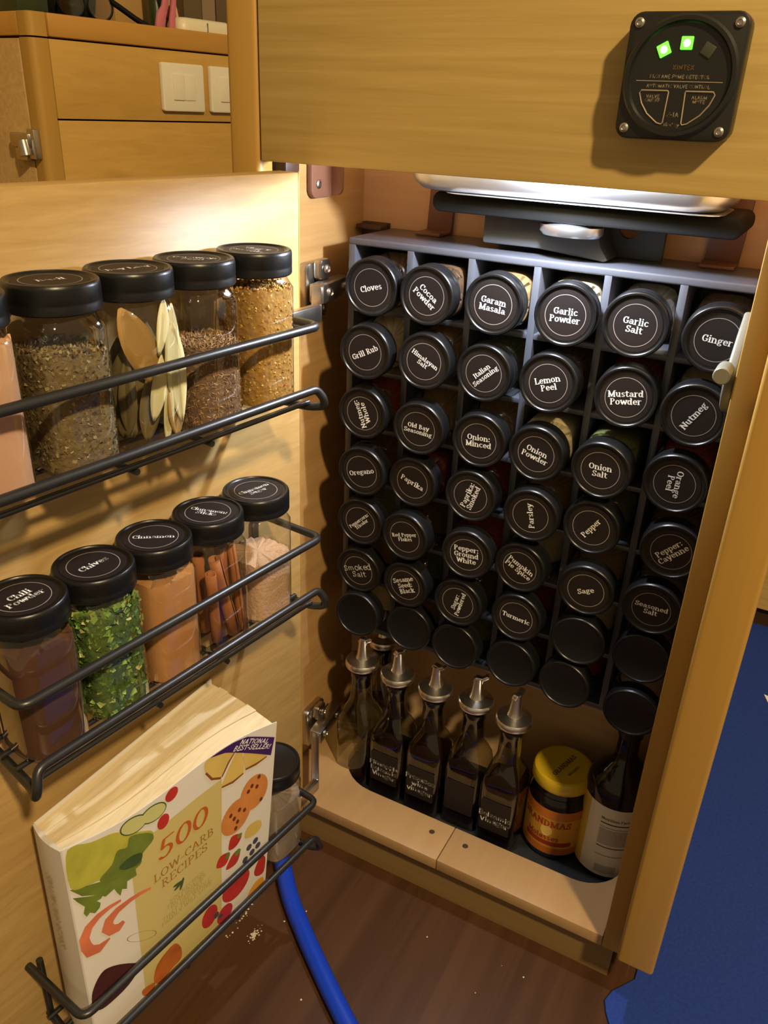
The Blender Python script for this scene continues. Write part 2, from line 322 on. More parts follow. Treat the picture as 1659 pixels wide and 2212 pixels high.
def stroke_polys(pts, a, b, out):
    def pen(p): out.append([(p[0]+a*math.cos(t), p[1]+b*math.sin(t)) for t in [2*math.pi*k/8 for k in range(8)]])
    for i in range(len(pts)-1):
        (x0, y0), (x1, y1) = pts[i], pts[i+1]; dx, dy = x1-x0, y1-y0; l = math.hypot(dx, dy) or 1
        nx, ny = -dy/l, dx/l; h = math.hypot(a*nx, b*ny); ox, oy = a*a*nx/h, b*b*ny/h
        out.append([(x0+ox, y0+oy), (x0-ox, y0-oy), (x1-ox, y1-oy), (x1+ox, y1+oy)])
    pen(pts[0]); pen(pts[-1])
    for p in pts[1:-1]: pen(p)
def text2d(s, serif=True, a=.74, b=.33, wob=0, rs=None, track=.25):
    x, out = 0, []
    for ch in s:
        if ch == ' ': x += 3; continue
        w, spec = G[ch]; polys = []
        for cmd in spec.split(';'):
            k = cmd.split(); c = k[0]
            if c == 'S':
                X, y0, y1 = map(float, k[1:4]); fl = k[4] if len(k) > 4 else ''
                stroke_polys([(X, y0+b*.6), (X, y1-b*.6)], a, b, polys)
                if serif:
                    if fl.strip('lr') != fl or 'b' in fl or 'B' in fl:
                        pass
                    if 'b' in fl: stroke_polys([(X-1.15, y0), (X+1.15, y0)], b*.8, b, polys)
                    if 'B' in fl: stroke_polys([(X-1.15, y0), (X+.3, y0)], b*.8, b, polys)
                    if 't' in fl: stroke_polys([(X-1.15, y1), (X+1.15, y1)], b*.8, b, polys)
                    if 'T' in fl: stroke_polys([(X-1.15, y1), (X+.3, y1)], b*.8, b, polys)
                    if 'l' in fl: stroke_polys([(X-1.15, y1-.15), (X, y1)], b*.8, b, polys)
                    if 'r' in fl: stroke_polys([(X, y0), (X+1.1, y0)], b*.8, b, polys)
            elif c == 'L':
                v = list(map(float, k[1:])); p = list(zip(v[::2], v[1::2]))
                if not serif and len(p) == 2 and p[0][1] == p[1][1] and p[0][1] in (0, 5, 7) and abs(p[1][0]-p[0][0]) < 2.1 and ch in 'vwykAVWYKRMN': continue
                stroke_polys(p, a, b, polys)
            elif c == 'A':
                cx, cy, rx, ry, a0, a1 = map(float, k[1:]); n = max(6, int(abs(a1-a0)/24))
                rx = max(.3, rx-(a-.3)*.5); ry -= b*.5 if ry > 1 else 0
                stroke_polys([(cx+rx*math.cos(R(a0+(a1-a0)*i/n)), cy+ry*math.sin(R(a0+(a1-a0)*i/n))) for i in range(n+1)], a, b, polys)
            elif c == 'D':
                X, Y = float(k[1]), float(k[2]); polys.append([(X+.85*math.cos(t), Y+.8*math.sin(t)) for t in [2*math.pi*q/8 for q in range(8)]])
        jx, jy, js = (rs.uniform(-.3, .3)*wob, rs.uniform(-.7, .7)*wob, 1+rs.uniform(-.12, .12)*wob) if rs else (0, 0, 1)
        for p in polys: out.append([(x+jx+q[0]*js, jy+q[1]*js) for q in p])
        x += w+track
    return out, x
def text_block(lines, maxw, maxh, lead=8.6, rot=0, align='c', shear=0, maxs=1e9, **k):
    # centred block of lines -> (verts2d, faces), fitted into maxw x maxh (units of the caller)
    L = [text2d(s, **k) for s in lines]; w = max(x for _, x in L); h = lead*(len(lines)-1)+7
    sc_ = min(maxw/w, maxh/h, maxs); vs, fs = [], []; c, s = math.cos(R(rot)), math.sin(R(rot))
    for i, (polys, lw) in enumerate(L):
        ox = {'c': -lw/2, 'l': -w/2}[align]; oy = h/2-7-lead*i
        for p in polys:
            n = len(vs)
            for q in p:
                X, Y = (q[0]+ox+shear*q[1])*sc_, (q[1]+oy)*sc_; vs.append((X*c-Y*s, X*s+Y*c))
            fs.append(list(range(n, n+len(p))))
    return vs, fs
def flat(vf2, fn): return [fn(x, y) for x, y in vf2[0]], vf2[1]

# ================================================================== SETTING
def structure(name, vf, mat, **k): return tag(build(name, vf, mat, None, (0, 0, 0), **k), kind='structure')
ZFL = -1.16
fl = structure('floor', box(-3.0, 2.2, -1.2, 3.4, ZFL-.02, ZFL), MAT['floor'])
structure('wall_far', box(.0, 2.2, 2.05, 2.1, ZFL+.045, 1.2), MAT['veneer_x'])
structure('baseboard_far', box(.0, 2.2, 2.07, 2.1, ZFL, ZFL+.045), MAT['gap'])
b8 = R(8.5); db = Vector((math.sin(b8), math.cos(b8), 0)); nb = Vector((math.cos(b8), -math.sin(b8), 0)); PB = Vector((-1.355, 1.575, 0))
def FB(s, w, z): return tuple(PB+db*s+nb*w+Vector((0, 0, z)))
structure('wall_left', xf(box(-2.4, 2.6, -.62, -.6, ZFL, 1.4), FB), MAT['veneer_bg'])

# ------------------------------------------------------------------ galley cabinet
cab = Thing('galley_cabinet', 'golden wood galley cabinet with open front and light maple sill, holding the grey spice rack', 'cabinet', (-.33, .86, ZFL))
P = cab.part
YF, YS, ZS = .84, .87, -1.0614
fas = P('fascia_panel', box(-.6107, -.0375, YF, YF+.026, -.0605, .36), MAT['veneer_x'], bevel=.0015)
P('stile', box(-.6555, -.6135, YF, YS, ZFL, .36), MAT['solid_z'], bevel=.006, seg=3)
P('stile', box(-.0597, .0, YS, YS+.03, -1.0825, .05), MAT['solid_z'], bevel=.0015)
P('corner_post', box(-.0343, .0152, .832, YS, -1.050, .36), MAT['solid_z'], bevel=.005, seg=4)
P('side_panel', box(-.662, -.637, YS, 1.15, ZFL, .06), MAT['side_y'])
P('side_panel', box(-.036, -.012, YS+.03, 1.15, -1.0825, .06), MAT['side_y'])
P('back_panel', box(-.637, -.036, 1.130, 1.15, ZFL, .06), MAT['back_x'])
P('top_panel', box(-.637, -.036, YF+.028, 1.13, .05, .07), MAT['back_x'])
P('toe_kick', box(-.66, -.044, .888, .905, ZFL, -1.0825), MAT['toe'])
P('tray_floor', box(-.637, -.036, .90, 1.13, -1.10, -1.090), MAT['blackmat'])
def arc(cx, cy, r, a0, a1, n=8): return [(cx+r*math.cos(R(a0+(a1-a0)*i/n)), cy+r*math.sin(R(a0+(a1-a0)*i/n))) for i in range(n+1)]
XJ = -.3265
left_poly = [(-.637, YS), (XJ-.0006, YS), (XJ-.0006, .9455)] + arc(-.489, 1.022, .0765, 270, 180) + [(-.5655, 1.13), (-.637, 1.13)]
right_poly = [(XJ+.0006, YS), (-.0605, YS), (-.0605, 1.005)] + arc(-.130, 1.012, .0665, 0, -90) + [(XJ+.0006, .9455)]
idn = lambda x, y, z: (x, y, z)
sl = P('sill_board', prism(left_poly, idn, -1.0825, ZS), MAT['maple_x'], bevel=.0012)
sr = P('sill_board', prism(right_poly, idn, -1.0825, ZS), MAT['maple_x'], bevel=.0012)
for (x, y), par in (((-.3566, .9174), sl), ((-.2975, .9182), sr)):
    P('screw_hole', xf(lathe([(.0048, .0003), (.004, .0006), (.0015, .0004), (0, .0004)], 14), lambda a, c, e, x=x, y=y: (x+a, y+c, ZS+e)), MAT['darkbrown'], par)
# brown corner bracket under the fascia on the side wall
br = P('corner_bracket', prism(rrect(.975, 1.03, -.112, -.03, .012), lambda a, c, h: (h, a, c), -.6365, -.628), MAT['brownplastic'], bevel=.002)
P('bracket_flange', prism(rrect(-.6365, -.612, -.110, -.03, .01), lambda a, c, h: (a, h, c), 1.024, 1.031), MAT['brownplastic'], bevel=.0015)
for y, z in ((.99, -.094),):
    P('screw', xf(lathe([(.006, 0), (.0058, .002), (.0035, .0032), (0, .0025)], 14), lambda a, c, e, y=y, z=z: (-.628+e, y+a, z+c)), MAT['screw'], br)
P('bracket_block', box(-.634, -.600, .875, .905, -.075, -.045), MAT['darkbrown'], bevel=.003)
# white catch on the inner face of the right stile
ct = Thing('door_catch', 'off-white plastic push catch with a round peg on the right stile', 'catch', (-.061, .92, -.27))
cs = [(.955, -.178), (.925, -.196), (.893, -.222), (.884, -.236), (.890, -.256), (.902, -.270), (.93, -.282), (.97, -.285), (.985, -.25), (.985, -.19)]
ct.part('catch_body', prism(cs, lambda a, c, h: (h, a, c), -.0715, -.0605), MAT['catchw'], bevel=.003, seg=3)
ct.part('peg', xf(lathe([(.0, 0), (.0078, 0), (.0088, .0012), (.0088, .03), (.006, .03)], 18), lambda a, c, e: (-.0725+a, .866+e, -.2275+c)), MAT['catchw'], smooth=35)

# ------------------------------------------------------------------ cabinet door
a7 = R(7.25); dd = Vector((math.sin(a7), math.cos(a7), 0)); dn = Vector((math.cos(a7), -math.sin(a7), 0)); D0 = Vector((-.5514, .83, 0))
def FD(s, w, z): return tuple(D0-dd*s+dn*w+Vector((0, 0, z)))
door = Thing('cabinet_door', 'open wooden cabinet door carrying three black wire shelves', 'door', FD(.28, -.015, -1.05))
pan = door.part('door_panel', xf(box(.0012, .56, -.03, 0, -1.045, -.0685), FD), MAT['veneer_y'], bevel=.0012)
door.part('edge_band', xf(box(0, .0012, -.03, 0, -1.045, -.0685), FD), MAT['solid_z'])
def hinge(zc, k):
    # cup and flange on the door, arm reaching back to the plate on the cabinet side
    A, M1, B, C2 = Vector(FD(.040, .011, 0)).to_2d(), Vector((-.542, .852)), Vector((-.602, .946)), Vector((-.613, 1.036))
    def bar(p, q, t, hz=.0105): 
        n2 = Vector((-(q-p).y, (q-p).x)).normalized()*t; return prism([tuple(p-n2), tuple(q-n2), tuple(q+n2), tuple(p+n2)], lambda a, c, e: (a, c, e), zc-hz, zc+hz)
    h = door.part('hinge', bar(B, C2, .011, .0125), MAT['nickel'], bevel=.0022)
    door.part('crank', bar(A, M1+(M1-A).normalized()*.003, .0055), MAT['nickel'], h, bevel=.0018)
    door.part('crank', bar(M1, B+(B-M1).normalized()*.006, .0065), MAT['nickel'], h, bevel=.0018)
    door.part('cup', xf(lathe([(.022, 0), (.022, .003), (.019, .0045), (.014, .002), (0, .002)], 22), lambda a, c, e: FD(.045+a, e, zc+c)), MAT['nickel'], h, smooth=35)
    door.part('flange', prism(rrect(.036, .056, zc-.036, zc+.036, .008), lambda a, c, e: FD(a, e, c), .0, .003), MAT['nickel'], h, bevel=.001)
    door.part('mounting_plate', prism(rrect(.955, 1.012, zc-.042, zc+.036, .009), lambda a, c, e: (e, a, c), -.637, -.624), MAT['nickel'], h, bevel=.003)
    door.part('plate_ear', prism(rrect(.972, .998, zc+.012, zc+.040, .006), lambda a, c, e: (e, a, c), -.624, -.612), MAT['nickel'], h, bevel=.003)
    for y, z, x in ((.965, zc+.001, -.5935), (1.018, zc+.001, -.6000), (.985, zc+.027, -.611), (.990, zc-.028, -.6235), (.973, zc-.034, -.6235)):
        door.part('screw', xf(lathe([(.0062, 0), (.006, .003), (.004, .0042), (.003, .0026), (0, .0026)], 14), lambda a, c, e, x=x, y=y, z=z: (x+e, y+a, z+c)), MAT['screw'], h, smooth=40)
hinge(-.228, 0); hinge(-.996, 1)

# ------------------------------------------------------------------ wire shelves on the door
def wire_shelf(zu, zl, zb, sR, sL, label):
    t = Thing('wire_shelf', label, 'wire shelf', FD((sR+sL)/2, 0, zb), 'wire shelves on the door')
    r = .0047
    t.part('upper_rail', tube([Vector(FD(*p)) for p in fillet([(sR, .001, zu), (sR, .1, zu), (sL, .1, zu), (sL, .001, zu)], .012)], r), MAT['wire'], smooth=60)
    pl = [(sR+.012, .001, zb), (sR+.003, .088, zb), (sR-.004, .104, zb+.003), (sR-.002, .106, (zl+zb)/2), (sR+.004, .1, zl), (sR+.04, .1, zl), (sL-.04, .1, zl), (sL-.004, .1, zl), (sL+.002, .106, (zl+zb)/2), (sL+.004, .104, zb+.003), (sL-.003, .088, zb), (sL-.012, .001, zb)]
    t.part('lower_rail', tube([Vector(FD(*p)) for p in fillet(pl, .014, 4)], r), MAT['wire'], smooth=60)
    for w in (.012, .036, .062, .088):
        t.part('base_wire', tube([FD(sR+.004, w, zb+.006), FD((sR+sL)/2, w, zb+.006), FD(sL-.004, w, zb+.006)], .0030, 8), MAT['wire'], smooth=60)
    for s in (sR+.15, sL-.15):
        t.part('cross_wire', tube([FD(s, .001, zb), FD(s, .05, zb), FD(s, .09, zb)], .0032, 8), MAT['wire'], smooth=60)
    for s in (sR+.012, sL-.012):
        t.part('mounting_loop', tube([Vector(FD(*p)) for p in fillet([(s, .004, zb-.004), (s, .004, zu)], .01)], .004, 8), MAT['wire'], smooth=60)
    return t
TIER = [(-.2095, -.2774, -.301), (-.465, -.5356, -.5645), (-.8854, -.9528, -.981)]
wire_shelf(*TIER[0], .085, .476, 'topmost black wire shelf on the door, holding the Basil and Bay Leaf jars')
wire_shelf(*TIER[1], .080, .476, 'middle black wire shelf on the door, holding Chili Powder to Cinnamon Sugar jars')
wire_shelf(*TIER[2], .086, .474, 'lowest black wire shelf on the door, holding the recipe paperback')

# ------------------------------------------------------------------ spice jars (local metres, base at z = 0)
LR = .0381*S; LH = .024*S; JH = .160*S; HW = .0335*S
def sq(t, z=0, n=5.0):
    c, s = abs(math.cos(t)), abs(math.sin(t)); return 1/((c**n+s**n)**(1/n))
def jar_glass_mesh():
    n = 40; prof = [(HW*.55, .0010), (HW*.86, 0), (HW*.97, .0012), (HW, .004), (HW, .098*S), (HW, .122*S), (HW*.97, .128*S), (HW*.88, .1335*S), (HW*.84, .137*S), (HW*.84, .150*S)]
    vs, fs = [], []
    for k, (r, z) in enumerate(prof):
        mixr = 1.0 if z < .128*S else (.5 if z < .135*S else 0)
        for i in range(n):
            t = 2*math.pi*i/n; q = (1-mixr)+mixr*sq(t, n=3.6); vs.append((r*q*math.cos(t), r*q*math.sin(t), z))
    for j in range(len(prof)-1):
        for i in range(n): a, b = j*n+i, j*n+(i+1) % n; fs.append((a, b, b+n, a+n))
    fs.append(list(range(n))[::-1])
    return vs, fs
def lid_mesh():
    z0 = JH-LH; rr = LR
    prof = [(rr*.86, z0+.0005), (rr*.97, z0), (rr, z0+.0008), (rr, z0+LH*.30), (rr*.993, z0+LH*.34), (rr, z0+LH*.38), (rr, JH-.0022), (rr*.985, JH-.0007), (rr*.955, JH), (rr*.90, JH), (rr*.875, JH-.0009), (rr*.855, JH-.0011), (0, JH-.0011)]
    return lathe(prof, 48)
def contents_mesh(z1, bumpy=.0, rs=None, tilt=0, r=.955):
    n = 64; hw = HW*r; vs, fs = [], []; zz = [.003, .02, z1*.5, z1]
    for j, z in enumerate(zz):
        for i in range(n):
            t = 2*math.pi*i/n; q = sq(t, n=3.6); x, y = hw*q*math.cos(t), hw*q*math.sin(t)
            z2 = z + (tilt*x/hw*.006 if j == 3 else 0) + ((rs.uniform(-1, 1)*bumpy) if (rs and j == 3) else 0); vs.append((x, y, z2))
    for j in range(3):
        for i in range(n): a, b = j*n+i, j*n+(i+1) % n; fs.append((a, b, b+n, a+n))
    fs.append(list(range(n))[::-1]); vs.append((0, 0, z1+.001)); c = len(vs)-1
    for i in range(n): fs.append((3*n+i, 3*n+(i+1) % n, c))
    return vs, fs
def shape_me(name, vf, mat, smooth=40):
    o = build(name, vf, mat, raw=True, smooth=smooth); me = o.data; bpy.data.objects.remove(o); return me
GLASS_ME = shape_me('jar_glass', jar_glass_mesh(), MAT['glass']); LID_ME = shape_me('jar_lid', lid_mesh(), MAT['lid'])
RL = LR*.80; zl_ = JH-.00095
LAB_ME = shape_me('label_disc', ([(RL*math.cos(2*math.pi*i/48), RL*math.sin(2*math.pi*i/48), zl_) for i in range(48)], [list(range(48))]), MAT['labelblk'])
def ringmesh(r0, r1, z, n=56): return ([(r*math.cos(2*math.pi*i/n), r*math.sin(2*math.pi*i/n), z) for r in (r0, r1) for i in range(n)], [(i, (i+1) % n, n+(i+1) % n, n+i) for i in range(n)])
RING_ME = shape_me('label_ring', ringmesh(LR*.625, LR*.645, zl_+.0001), MAT['ring'])
POW_ME = {}
def link(name, me, parent):
    o = bpy.data.objects.new(name, me); COL.objects.link(o); o.parent = parent; return o
def spice_jar(label, lines, rot, content, mw, group, hand=False, level=.10, mat=None):
    e = bpy.data.objects.new('spice_jar', None); e.empty_display_size = .02; COL.objects.link(e); tag(e, label, 'spice jar', group)
    e.matrix_world = mw
    link('glass_body', GLASS_ME, e); lid = link('lid', LID_ME, e)
    if lines:
        lb = link('lid_label', LAB_ME, lid); link('label_ring', RING_ME, lid)
        rs = random.Random(len(label))
        if hand: t = text_block(lines, LR*1.32, LR*.78, rot=rot, serif=False, a=.42, b=.42, wob=1, rs=rs)
        else: t = text_block(lines, LR*1.10, LR*.95, rot=rot, maxs=LR*.0275, lead=9.0)
        zt = zl_+.00014
        build('lid_lettering', flat(t, lambda x, y: (x, y, zt)), MAT['chalk' if hand else 'white'], lid, raw=True)
    if content is not None:
        key = (round(level, 3), mat.name)
        if key not in POW_ME: POW_ME[key] = shape_me('contents', contents_mesh(level*S, .0012, random.Random(3)), mat)
        link('contents', POW_ME[key], e)
    return e
# --- the grey rack
RX0, RZ0, RH, RV = -.5785, -.1665, .087, .0861
rack = Thing('spice_rack', 'grey painted wooden rack of square cells against the cabinet back, filled with black-lidded jars', 'spice rack', (-.3175, 1.06, -.777))
TH = .0033; RYB = 1.127
rack.part('top_board', box(RX0-.0065, RX0+6*RH+.0065, 1.0, RYB, RZ0-.001, RZ0+.0085), MAT['rackpaint'], bevel=.0022, seg=3)
rack.part('bottom_board', box(RX0-.0065, RX0+6*RH+.0065, 1.0, RYB, RZ0-7*RV-.0085, RZ0-7*RV+.001), MAT['rackpaint'], bevel=.0022, seg=3)
for x in (RX0-.0065, RX0+6*RH-.0035): rack.part('side_board', box(x, x+.010, 1.0004, RYB, RZ0-7*RV, RZ0), MAT['rackpaint'], bevel=.001)
rack.part('back_board', box(RX0, RX0+6*RH, RYB-.006, RYB, RZ0-7*RV, RZ0), MAT['rackpaint'])
for c in range(1, 6): rack.part('divider', box(RX0+c*RH-TH-.0012, RX0+c*RH+TH+.0012, 1.0004, RYB-.006, RZ0-7*RV, RZ0), MAT['rackpaint'], bevel=.0006)
for r in range(1, 7): rack.part('shelf', box(RX0, RX0+6*RH, 1.0010, RYB-.006, RZ0-r*RV-TH, RZ0-r*RV+TH), MAT['rackpaint'], bevel=.0006)
NAMES = [['Cloves', 'Cocoa/Powder', 'Garam/Masala', 'Garlic/Powder', 'Garlic/Salt', 'Ginger'],
 ['Grill Rub', 'Himalayan/Salt', 'Italian/Seasoning', 'Lemon/Peel', 'Mustard/Powder', 'Nutmeg'],
 ['Nutmeg:/Whole', 'Old Bay/Seasoning', 'Onion:/Minced', 'Onion/Powder', 'Onion/Salt', 'Orange/Peel'],
 ['Oregano', 'Paprika', 'Paprika:/Smoked', 'Parsley', 'Pepper', 'Pepper:/Cayenne'],
 ['Peppercorn:/Tricolor', 'Red Pepper/Flakes', 'Pepper:/Ground/White', 'Pumpkin/Pie Spice', 'Sage', 'Seasoned/Salt'],
 ['Smoked/Salt', 'Sesame/Seed:/Black', 'Sugar:/Powdered', 'Turmeric', '', ''], ['']*6]
OFF = [[(0.0108, -0.0025, 15), (0.0014, -0.0031, -38), (0.0046, -0.0018, -6), (0.0094, -0.0022, 0), (0.0041, -0.0015, -3), (0.0072, -0.0049, -5)],
[(0.0062, -0.0015, 27), (0.0049, -0.001, -28), (0.0001, -0.0039, 44), (-0.0004, -0.0003, 18), (0.0075, -0.001, 9), (0.0004, -0.0049, 60)],
[(0.0022, -0.0046, 113), (0.0041, -0.0083, -4), (0.0042, -0.0076, 2), (-0.0038, -0.0093, -15), (-0.0057, -0.0095, 2), (-0.0046, -0.0058, -90)],
[(0.005, -0.0063, 18), (-0.0038, -0.0067, -19), (-0.0011, -0.0045, 72), (0.001, -0.0072, 102), (-0.007, -0.0064, 57), (0.0094, -0.0075, 45)],
[(0.0029, -0.0044, 44), (-0.0063, -0.0045, 16), (0.0047, -0.0041, 4), (-0.0069, -0.007, -26), (0.0015, -0.0084, 23), (-0.0001, -0.0118, -1)],
[(-0.0002, -0.0051, 19), (-0.0053, -0.0043, 25), (-0.0029, -0.0021, 77), (-0.0029, -0.002, -6), (0.0018, -0.0057, 20), (-0.0006, -0.0037, 21)],
[(0.0045, 0.0067, 0), (0.0038, 0.0059, 0), (-0.0039, 0.0034, 0), (-0.0028, 0.0037, 0), (-0.0112, -0.0003, 0), (0.0018, -0.0046, 0)]]
BLANK = {(5, 4): 'blank-lidded spice jar in the grey rack, right of the Turmeric jar', (5, 5): 'blank-lidded spice jar in the grey rack, directly below the Seasoned Salt jar',
 (6, 0): 'blank-lidded spice jar at the bottom left of the grey rack, below the handwritten lid', (6, 1): 'blank-lidded spice jar in the grey rack, directly below the black sesame jar',
 (6, 2): 'blank-lidded spice jar in the grey rack, directly below the powdered sugar jar', (6, 3): 'blank-lidded spice jar in the grey rack, directly below the Turmeric jar',
 (6, 4): 'blank-lidded spice jar in the bottom row of the grey rack, second from the right post', (6, 5): 'blank-lidded spice jar at the bottom right of the grey rack, beside the corner post'}
rr_ = random.Random(5)
for r in range(7):
    for c in range(6):
        dx, dz, ang = OFF[r][c]; dx = max(-.0085, min(.0085, dx)); dz = max(-.0085, min(.0065, dz))
        yf = .957+rr_.uniform(-.006, .006)
        front = Vector((RX0+(c+.5)*RH+dx, yf, RZ0-(r+.5)*RV+dz)); k = -.25
        back = Vector((RX0+(c+.5)*RH+dx*k, yf+.16, RZ0-(r+.5)*RV+dz*k-.003*0))
        ax = (front-back).normalized()
        X = Vector((1, 0, 0)); X = (X-ax*X.dot(ax)).normalized(); Y = ax.cross(X)
        org = front-ax*.160
        m = Matrix((X, Y, ax)).transposed().to_4x4(); m.translation = W(org)
        nm = NAMES[r][c]; lines = nm.split('/') if nm else None
        if (r, c) == (2, 1): lab = 'black-lidded seasoning jar in the grey rack, between the Nutmeg: Whole and Onion: Minced jars'
        elif (r, c) == (5, 0): lab = 'black-lidded spice jar in the grey rack with handwritten Smoked Salt on its lid'
        elif lines: lab = 'black-lidded spice jar in the grey rack, labelled ' + ' '.join(lines)
        else: lab = BLANK[(r, c)]
        pm = MAT['powd'][{(2, 3): 3, (0, 3): 3, (2, 1): 0, (3, 1): 1, (3, 2): 1, (2, 4): 2, (0, 1): 4, (0, 2): 0}.get((r, c), (r*3+c*2) % 5)]
        spice_jar(lab, lines, ang, 1, m, 'spice jars in the grey rack', hand=(r, c) == (5, 0), level={(0, 1): .118, (0, 3): .118, (2, 3): .118, (2, 4): .118, (3, 1): .118, (0, 2): .112}.get((r, c), .070), mat=pm)

# --- jars on the door shelves
def door_jar(s, tier, label, lines, ang, content=None, level=.10, mat=None, w=.05, spin=0):
    zb = TIER[tier][2]+.0092
    org = W(FD(s, w, zb)); m = Matrix.Rotation(R(-7.25+spin), 4, 'Z'); m.translation = org
    return spice_jar(label, lines, ang+7.25-spin, content, m, 'spice jars on the door', level=level, mat=mat)
def flakes(n, z0, z1, lx, ly, rs, thick=0, curl=0, top=True, r0=.90, r1=.965, elong=None):
    vs, fs = [], []
    for i in range(n):
        t = rs.uniform(0, 2*math.pi); q = sq(t, n=3.6)
        if top and i % 5 == 0: rad = HW*q*math.sqrt(rs.random())*.92; z = z1+rs.uniform(-.001, .0015)
        else: rad = HW*q*rs.uniform(r0, r1); z = rs.uniform(z0, z1)
        c = Vector((rad*math.cos(t), rad*math.sin(t), z))
        nrm = Vector((math.cos(t)+rs.uniform(-.7, .7), math.sin(t)+rs.uniform(-.7, .7), rs.uniform(-.7, .7))).normalized()
        u = nrm.orthogonal().normalized(); v = nrm.cross(u); a = rs.uniform(0, 6.28); u, v = u*math.cos(a)+v*math.sin(a), v*math.cos(a)-u*math.sin(a)
        k = rs.uniform(.6, 1.25); A, B = u*lx*k, v*ly*k; b = len(vs)
        if thick:
            h = nrm*thick; pts = [c-A, c-B-h*.2, c+A, c+B-h*.2, c+h, c-h]
            vs += [tuple(p) for p in pts]; fs += [(b, b+1, b+4), (b+1, b+2, b+4), (b+2, b+3, b+4), (b+3, b, b+4), (b+1, b, b+5), (b+2, b+1, b+5), (b+3, b+2, b+5), (b, b+3, b+5)]
        else:
            h = nrm*curl*rs.uniform(-1, 1); pts = [c-A-B*rs.uniform(.3, 1), c+A*rs.uniform(.4, 1)-B, c+A+B*rs.uniform(.4, 1)+h, c-A*rs.uniform(.4, 1)+B+h]
            vs += [tuple(p) for p in pts]; fs.append((b, b+1, b+2, b+3))
    return vs, fs
JB = 'on the upper door shelf'
j = door_jar(.444, 0, 'pale brown spice jar cut by the left edge of the photo, upper door shelf', None, 0, 1, .126, MAT['pinkish'])
j = door_jar(.3607, 0, 'glass jar of dried basil flakes labelled Basil, upper door shelf', ['Basil'], 72, 1, .102, MAT['basilbase'])
o = build('flakes', flakes(4600, .004, .104*S, .0011, .0008, random.Random(1), curl=.0005), MAT['basil'], j, raw=True); o['kind'] = 'stuff'
j = door_jar(.2844, 0, 'glass jar of whole bay leaves labelled Bay Leaf, upper door shelf', ['Bay Leaf'], 73)
def leaf(c, along, nrm, L, Wd, bend, mat, par):
    a = Vector(along).normalized(); n = Vector(nrm).normalized(); n = (n-a*n.dot(a)).normalized(); u = a.cross(n); vs, fs = [], []; N = 12
    for i in range(N+1):
        t = i/N; w = Wd*math.sin(math.pi*min(1, t*.97+.015))**.75*(1-.25*t)
        for k in (-1, -.5, 0, .5, 1): vs.append(tuple(Vector(c)+a*(t-.5)*L+u*w*k+n*(bend*math.sin(math.pi*t)+.10*w*(abs(k)-.5)-(.0004 if k == 0 else 0))))
    for i in range(N):
        for k in range(4): b = i*5+k; fs.append((b, b+1, b+6, b+5))
    ob = build('bay_leaf', (vs, fs), mat, par, raw=True, smooth=60); ob.modifiers.new('thickness', 'SOLIDIFY').thickness = .0003; return ob
ul = S
for c, al, nr, L, Wd, bd, m in [
 ((.024*ul, -.014*ul, .094*ul), (.05, .42, -1), (.95, -.25, .1), .082*ul, .0175*ul, .0016, 'leafa'),
 ((.029*ul, .016*ul, .090*ul), (.0, .10, 1), (1, .15, 0), .080*ul, .0115*ul, .001, 'leafb'),
 ((.0305*ul, .020*ul, .066*ul), (.0, .04, -1), (1, -.1, 0), .094*ul, .0125*ul, -.001, 'leafb'),
 ((.028*ul, .008*ul, .034*ul), (0, .12, 1), (1, 0, 0), .062*ul, .007*ul, .001, 'leafb'),
 ((.027*ul, .016*ul, .032*ul), (0, -.10, 1), (1, .2, .1), .054*ul, .0125*ul, .001, 'leafa'),
 ((.024*ul, -.010*ul, .040*ul), (.05, .1, 1), (1, -.2, 0), .066*ul, .012*ul, .001, 'leafc'),
 ((.016*ul, -.016*ul, .060*ul), (.1, .1, 1), (.9, -.4, 0), .10*ul, .018*ul, .001, 'leafc'),
 ((-.006*ul, -.014*ul, .058*ul), (.0, .2, 1), (.6, -.8, 0), .10*ul, .02*ul, .001, 'leafc'),
 ((.004*ul, .012*ul, .062*ul), (.1, -.1, 1), (.9, .2, 0), .10*ul, .02*ul, .001, 'leafc'),
 ((.010*ul, -.026*ul, .052*ul), (.1, .02, 1), (.3, -1, 0), .085*ul, .018*ul, .001, 'leafc'),
 ((.0325*ul, .004*ul, .112*ul), (0, -.2, -1), (1, .1, .1), .05*ul, .008*ul, .001, 'leafb'),
 ((.031*ul, -.004*ul, .058*ul), (0, .25, 1), (1, -.1, .1), .06*ul, .009*ul, .001, 'leafb'),
 ((-.018*ul, .004*ul, .056*ul), (.1, .02, 1), (.8, -.5, 0), .10*ul, .02*ul, .001, 'leafa')]:
    leaf(c, al, nr, L, Wd, bd, MAT[m], j)
j = door_jar(.2085, 0, 'glass jar of brown caraway seed labelled Caraway: Seed, upper door shelf', ['Caraway:', 'Seed'], 28, 1, .080, MAT['carbase'])
o = build('seeds', flakes(4200, .004, .083*S, .0024, .00042, random.Random(2), thick=.0004), MAT['caraway'], j, raw=True); o['kind'] = 'stuff'
j = door_jar(.128, 0, 'glass jar of golden seasoning granules nearest the upper hinge, upper door shelf', ['Cheesy', 'Salt', 'Seasoning'], 2, 1, .122, MAT['goldbase'])
o = build('granules', flakes(1700, .004, .124*S, .0013, .0010, random.Random(3), thick=.0006), MAT['gold'], j, raw=True); o['kind'] = 'stuff'
j = door_jar(.4303, 1, 'jar of dark red powder labelled Chili Powder, middle door shelf', ['Chili', 'Powder'], 85, 1, .118, MAT['chili'])
j = door_jar(.3564, 1, 'glass jar of green chopped chives labelled Chives, middle door shelf', ['Chives'], 86, 1, .118, MAT['chivebase'])
o = build('flakes', flakes(2600, .004, .122*S, .0021, .0016, random.Random(4), curl=.0012), MAT['chive'], j, raw=True); o['kind'] = 'stuff'
